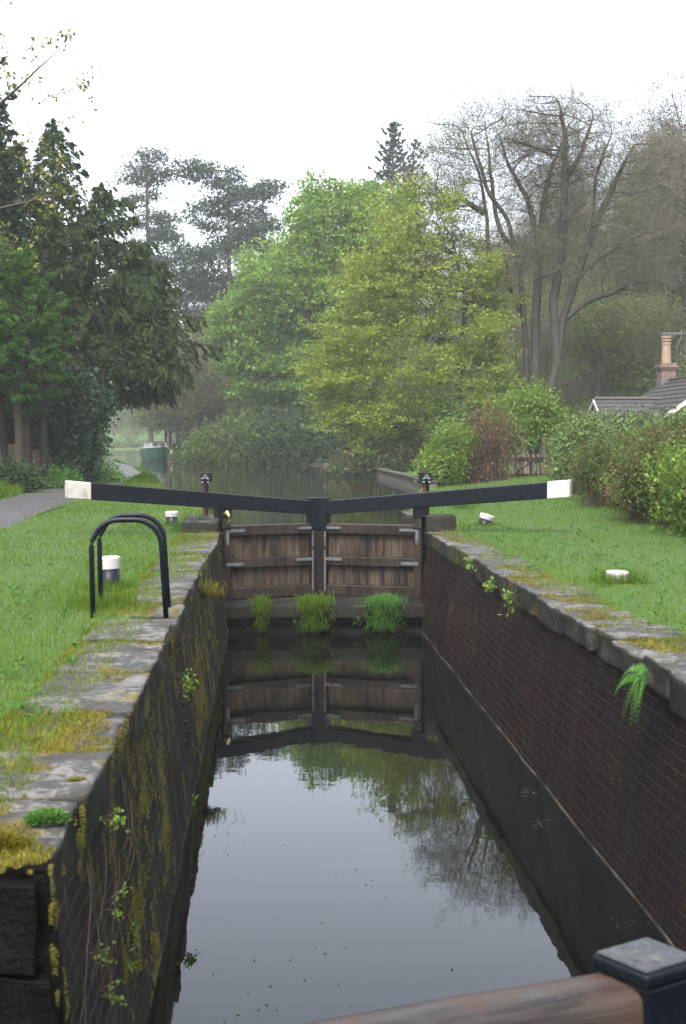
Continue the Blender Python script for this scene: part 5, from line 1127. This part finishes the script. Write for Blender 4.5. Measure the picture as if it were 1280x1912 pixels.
def pad(label, x, y, z, rx, ry, rz, seed, mat='moss', n=5000, ln=.018):
    g = np.random.default_rng(seed); d = nz(g.normal(size=(n, 3))); d[:, 2] = np.abs(d[:, 2]); lump = .8 + .35 * fbm(d[:, 0] * 3 + 9, d[:, 1] * 3 + 4, seed, 3)
    P = np.array([x, y, z]) + d * np.array([rx, ry, rz]) * lump[:, None]; v, q = leaf_np(P, ln, ln * .4, g, (0, 0, 0), d); return tag(mesh_np('moss_cushion' if mat == 'moss' else 'weed', v, [q], M[mat], None, np.clip(.3 + .5 * d[:, 2] * .6 + .18 * g.normal(size=n), 0, 1)), label, 'moss' if mat == 'moss' else 'weed')
pad('thick yellow moss cushion on the broken end of the near coping', cu[0] - .02, 4.86, -.01, .10, .075, .05, 1)
b = gp(88, 1533); pad('small bright green weed growing in a joint of the near coping', b[0], b[1], .0, .075, .05, .035, 2, 'weed', 700, .035)
b = gp(145, 1458); pad('little olive moss pad on a near coping stone', b[0], b[1], -.004, .045, .03, .014, 3, 'moss', 1600, .012)
# small weeds on the brick faces
def wall_weed(label, px, py, side, n, sp, ln, seed, name='wall_weed', cat='weed', m='bright_leaf'):
    d = ray(px, py); k = (-.66 if side < 0 else 2.40); t_ = k / d[0]; p = np.array([k, d[1] * t_, EYE + d[2] * t_])
    g = np.random.default_rng(seed); t = thing(name, label, cat, p); s_ = 1 if side < 0 else -1; st_ = MB(); P = []
    for i in range(max(3, n // 9)):
        e = np.array([s_ * g.uniform(.03, sp * .8), g.normal() * sp, g.uniform(-.5, 1.0) * sp]); q = np.linspace(0, 1, 6)[:, None]; c = e * q + np.array([0, 0, 1]) * (np.sin(q * math.pi) * .15 * sp); st_.tube(c - np.array([s_ * .04, 0, 0]) * (1 - q), .0025, 4); P.append(np.repeat(c[2:], 3, 0))
    st_.build('stems', M['dead'], t); P = np.concatenate(P); P = P + g.normal(size=P.shape) * ln * .6
    v, q = leaf_np(P, ln, ln * .7, g, (s_ * .5, -.6, .5)); mesh_np('leaves', v, [q], M[m], t, np.clip(.6 + .25 * g.normal(size=len(P)), 0, 1)); return t
for i, (px, py, sd_, n, sp, ln, lab) in enumerate([(338, 1278, -1, 60, .13, .035, 'pale leafy sprig growing from the brick beside the ladder slot'), (208, 1530, -1, 16, .05, .028, 'small pale sprig just under the coping near the lower left'), (205, 1700, -1, 26, .10, .02, 'upper one of the little bright weeds low on the near brickwork'), (245, 1740, -1, 18, .06, .02, 'bright weed right of its upper neighbour on the near brickwork'),
    (180, 1795, -1, 24, .09, .02, 'middle bright weed close to the near coping stones'), (195, 1862, -1, 30, .10, .02, 'lowest bright weed at the bottom of the near brickwork'), (235, 1800, -1, 16, .06, .02, 'tiny bright weed beside the moss streaks on the near brickwork'), (345, 1500, -1, 24, .09, .03, 'pale green weed at the waterline below the ladder slot'),
    (962, 1130, 1, 40, .16, .05, 'little weed under the right hand coping halfway along'), (880, 1062, 1, 30, .14, .05, 'small weed under the right hand coping close to the gate'), (925, 1098, 1, 24, .12, .05, 'small weed between its two neighbours under the right hand coping')]):
    wall_weed(lab, px, py, sd_, n, sp, ln, 300 + i)
def lawn_weeds():
    g = np.random.default_rng(19); n = 260; ys = 5 + 24 * g.uniform(size=n) ** 1.2; sd_ = g.uniform(size=n) < .5; x = np.where(sd_, lbound(ys) - .1 - g.uniform(size=n) * (.14 * ys), rbound(ys) + .15 + g.uniform(size=n) * (.12 * ys)); ok = np.abs(x - path_x(ys)) > 1.05; x, ys = x[ok], ys[ok]; per = 9
    P = np.repeat(np.stack([x, ys, land(x, ys) + .012], 1), per, 0); a = g.uniform(0, 6.28, len(P)); r = g.uniform(.015, .07, len(P)); A = np.stack([np.cos(a), np.sin(a), .35 + 0 * a], 1); P = P + A * r[:, None]
    v, q = leaf_np(P, .06, .022, g, (0, 0, 2), A); tag(mesh_np('lawn_weeds', v, [q], M['weed'], None, np.clip(.3 + .2 * g.normal(size=len(P)), 0, 1)), 'small dark rosettes of weeds scattered in both lawns', 'weeds', None, 'stuff')
lawn_weeds()
def fallen_leaf(label, px, py, z, s, seed):
    p = gp(px, py, z); g = np.random.default_rng(seed); o = mesh_np('fallen_leaf', p + np.array([(-s, 0, 0), (-.2 * s, -.5 * s, .004), (s, .1 * s, .001), (-.1 * s, .5 * s, .003)]), [np.array([[0, 1, 2, 3]])], M['spring'], None, [.6]); tag(o, label, 'leaf')
fallen_leaf('yellow green leaf fragment lying on the black post cap', 1188, 1778, PC[2] + .003, .010, 1)
fallen_leaf('second paler leaf fragment nearer the front edge of the post cap', 1226, 1792, PC[2] + .003, .012, 2)
def fern():
    d = ray(1236, 1268); t_ = 2.42 / d[0]; p = np.array([2.42, d[1] * t_, EYE + d[2] * t_]); t = thing('fern', 'green fern hanging from the right hand coping', 'fern', p); g = np.random.default_rng(77)
    for i in range(9):
        a = -math.pi / 2 + (i - 4) * .36; L = g.uniform(.26, .42); s = np.linspace(0, 1, 22); out = -.10 * s - .08; dy = math.cos(a) * L * s * .7; dz = .07 * np.sin(s * 2.6) - L * .85 * s ** 1.8 * (1 if abs(i - 4) < 3 else .5)
        C_ = np.stack([-.02 + out * L * 3, dy, dz], 1); T = nz(np.gradient(C_, axis=0)); Sx = nz(np.cross(T, np.array([-.8, 0, .5]))); V, Fc = [], []
        for j in range(1, 21):
            wl = .08 * math.sin(math.pi * (.12 + .86 * s[j])) ** .8
            for sg in (-1, 1):
                b0 = C_[j]; tip = b0 + sg * Sx[j] * wl + T[j] * wl * .35 + np.array([0, 0, -.012]); wv = T[j] * .0085; m_ = b0 + (tip - b0) * .4; k = len(V); V += [b0, m_ - wv, tip, m_ + wv]; Fc.append((k, k + 1, k + 2, k + 3))
        mesh_np('frond', np.array(V), [np.array(Fc)], M['weed'], t, np.clip(.35 + .2 * g.normal(size=len(Fc)), 0, 1))
fern()
# dry stems trailing down the near wall
g = np.random.default_rng(91); dv = thing('dry_stems', 'thin dry brown stems trailing over the near left brickwork', 'dry stems', (-.66, 5.6, -.3)); dm = MB()
for i in range(13):
    y0 = g.uniform(-.9, 1.6); L = g.uniform(.3, .8); q = np.linspace(0, 1, 8); z0 = g.uniform(-.3, .15); Zc = z0 - q * L * g.uniform(.4, 1); dm.tube(np.stack([-.045 + .075 * np.clip(-Zc, 0, 1) + .03 * np.sin(q * 3), y0 - q * L * g.uniform(-.3, .9) + .07 * np.sin(q * g.uniform(3, 9) + i), Zc], 1), .0017, 4)
dm.build('stems', M['dead'], dv)
b = at(378, 1095, 16); tuft('straw coloured grass tuft hanging on the left wall before the gates', XL + .02, 15.4, -.28, 380, .10, .26, .006, 'moss', 206, .4, .05)
# floating litter
def litter():
    g = np.random.default_rng(55); n = 380; y = 4 + 16.6 * g.uniform(size=n) ** .8; x = np.where(g.uniform(size=n) < .55, -.55 + np.abs(g.normal(size=n)) * .35, g.uniform(-.5, 2.2, n)); f = fbm(x * 2.2, y * .9, 5, 3); ok = (f > .5) & (x < 2.2); x, y = x[ok], y[ok]
    for (px, py, k, r) in ((500, 1205, 90, .25), (985, 1482, 40, .05), (1010, 1540, 30, .05), (1160, 1715, 6, .05), (620, 1820, 14, .2), (430, 1310, 40, .2)):
        c = gp(px, py, ZL); x = np.append(x, c[0] + g.normal(size=k) * r); y = np.append(y, c[1] + g.normal(size=k) * r * 2)
    ok = (x > -.55) & (x < 2.2) & (y < 20.6); x, y = x[ok], y[ok]; P = np.stack([x, y, np.full(len(x), ZL + .004)], 1); v, q = leaf_np(P, .024, .014, g, (0, 0, 60)); v[:, 2] = np.maximum(v[:, 2], ZL + .003)
    tag(mesh_np('floating_litter', v, [q], M['litter'], None, g.uniform(size=len(P))), 'scattered leaf litter floating on the lock water', 'litter', None, 'stuff')
litter()
# ------------------------------------------------------------------ air
hz = MB().box(-340, 340, -140, 440, -8, 64).build('haze', None); tag(hz, kind='stuff')
ht = NT('haze'); pv = ht.n('VolumePrincipled', {'Color': (0.93, 0.96, 1.0, 1), 'Density': 0.0005, 'Anisotropy': 0.1}); ht.t.links.new(pv.outputs[0], ht.out.inputs['Volume']); hz.data.materials.append(ht.m)
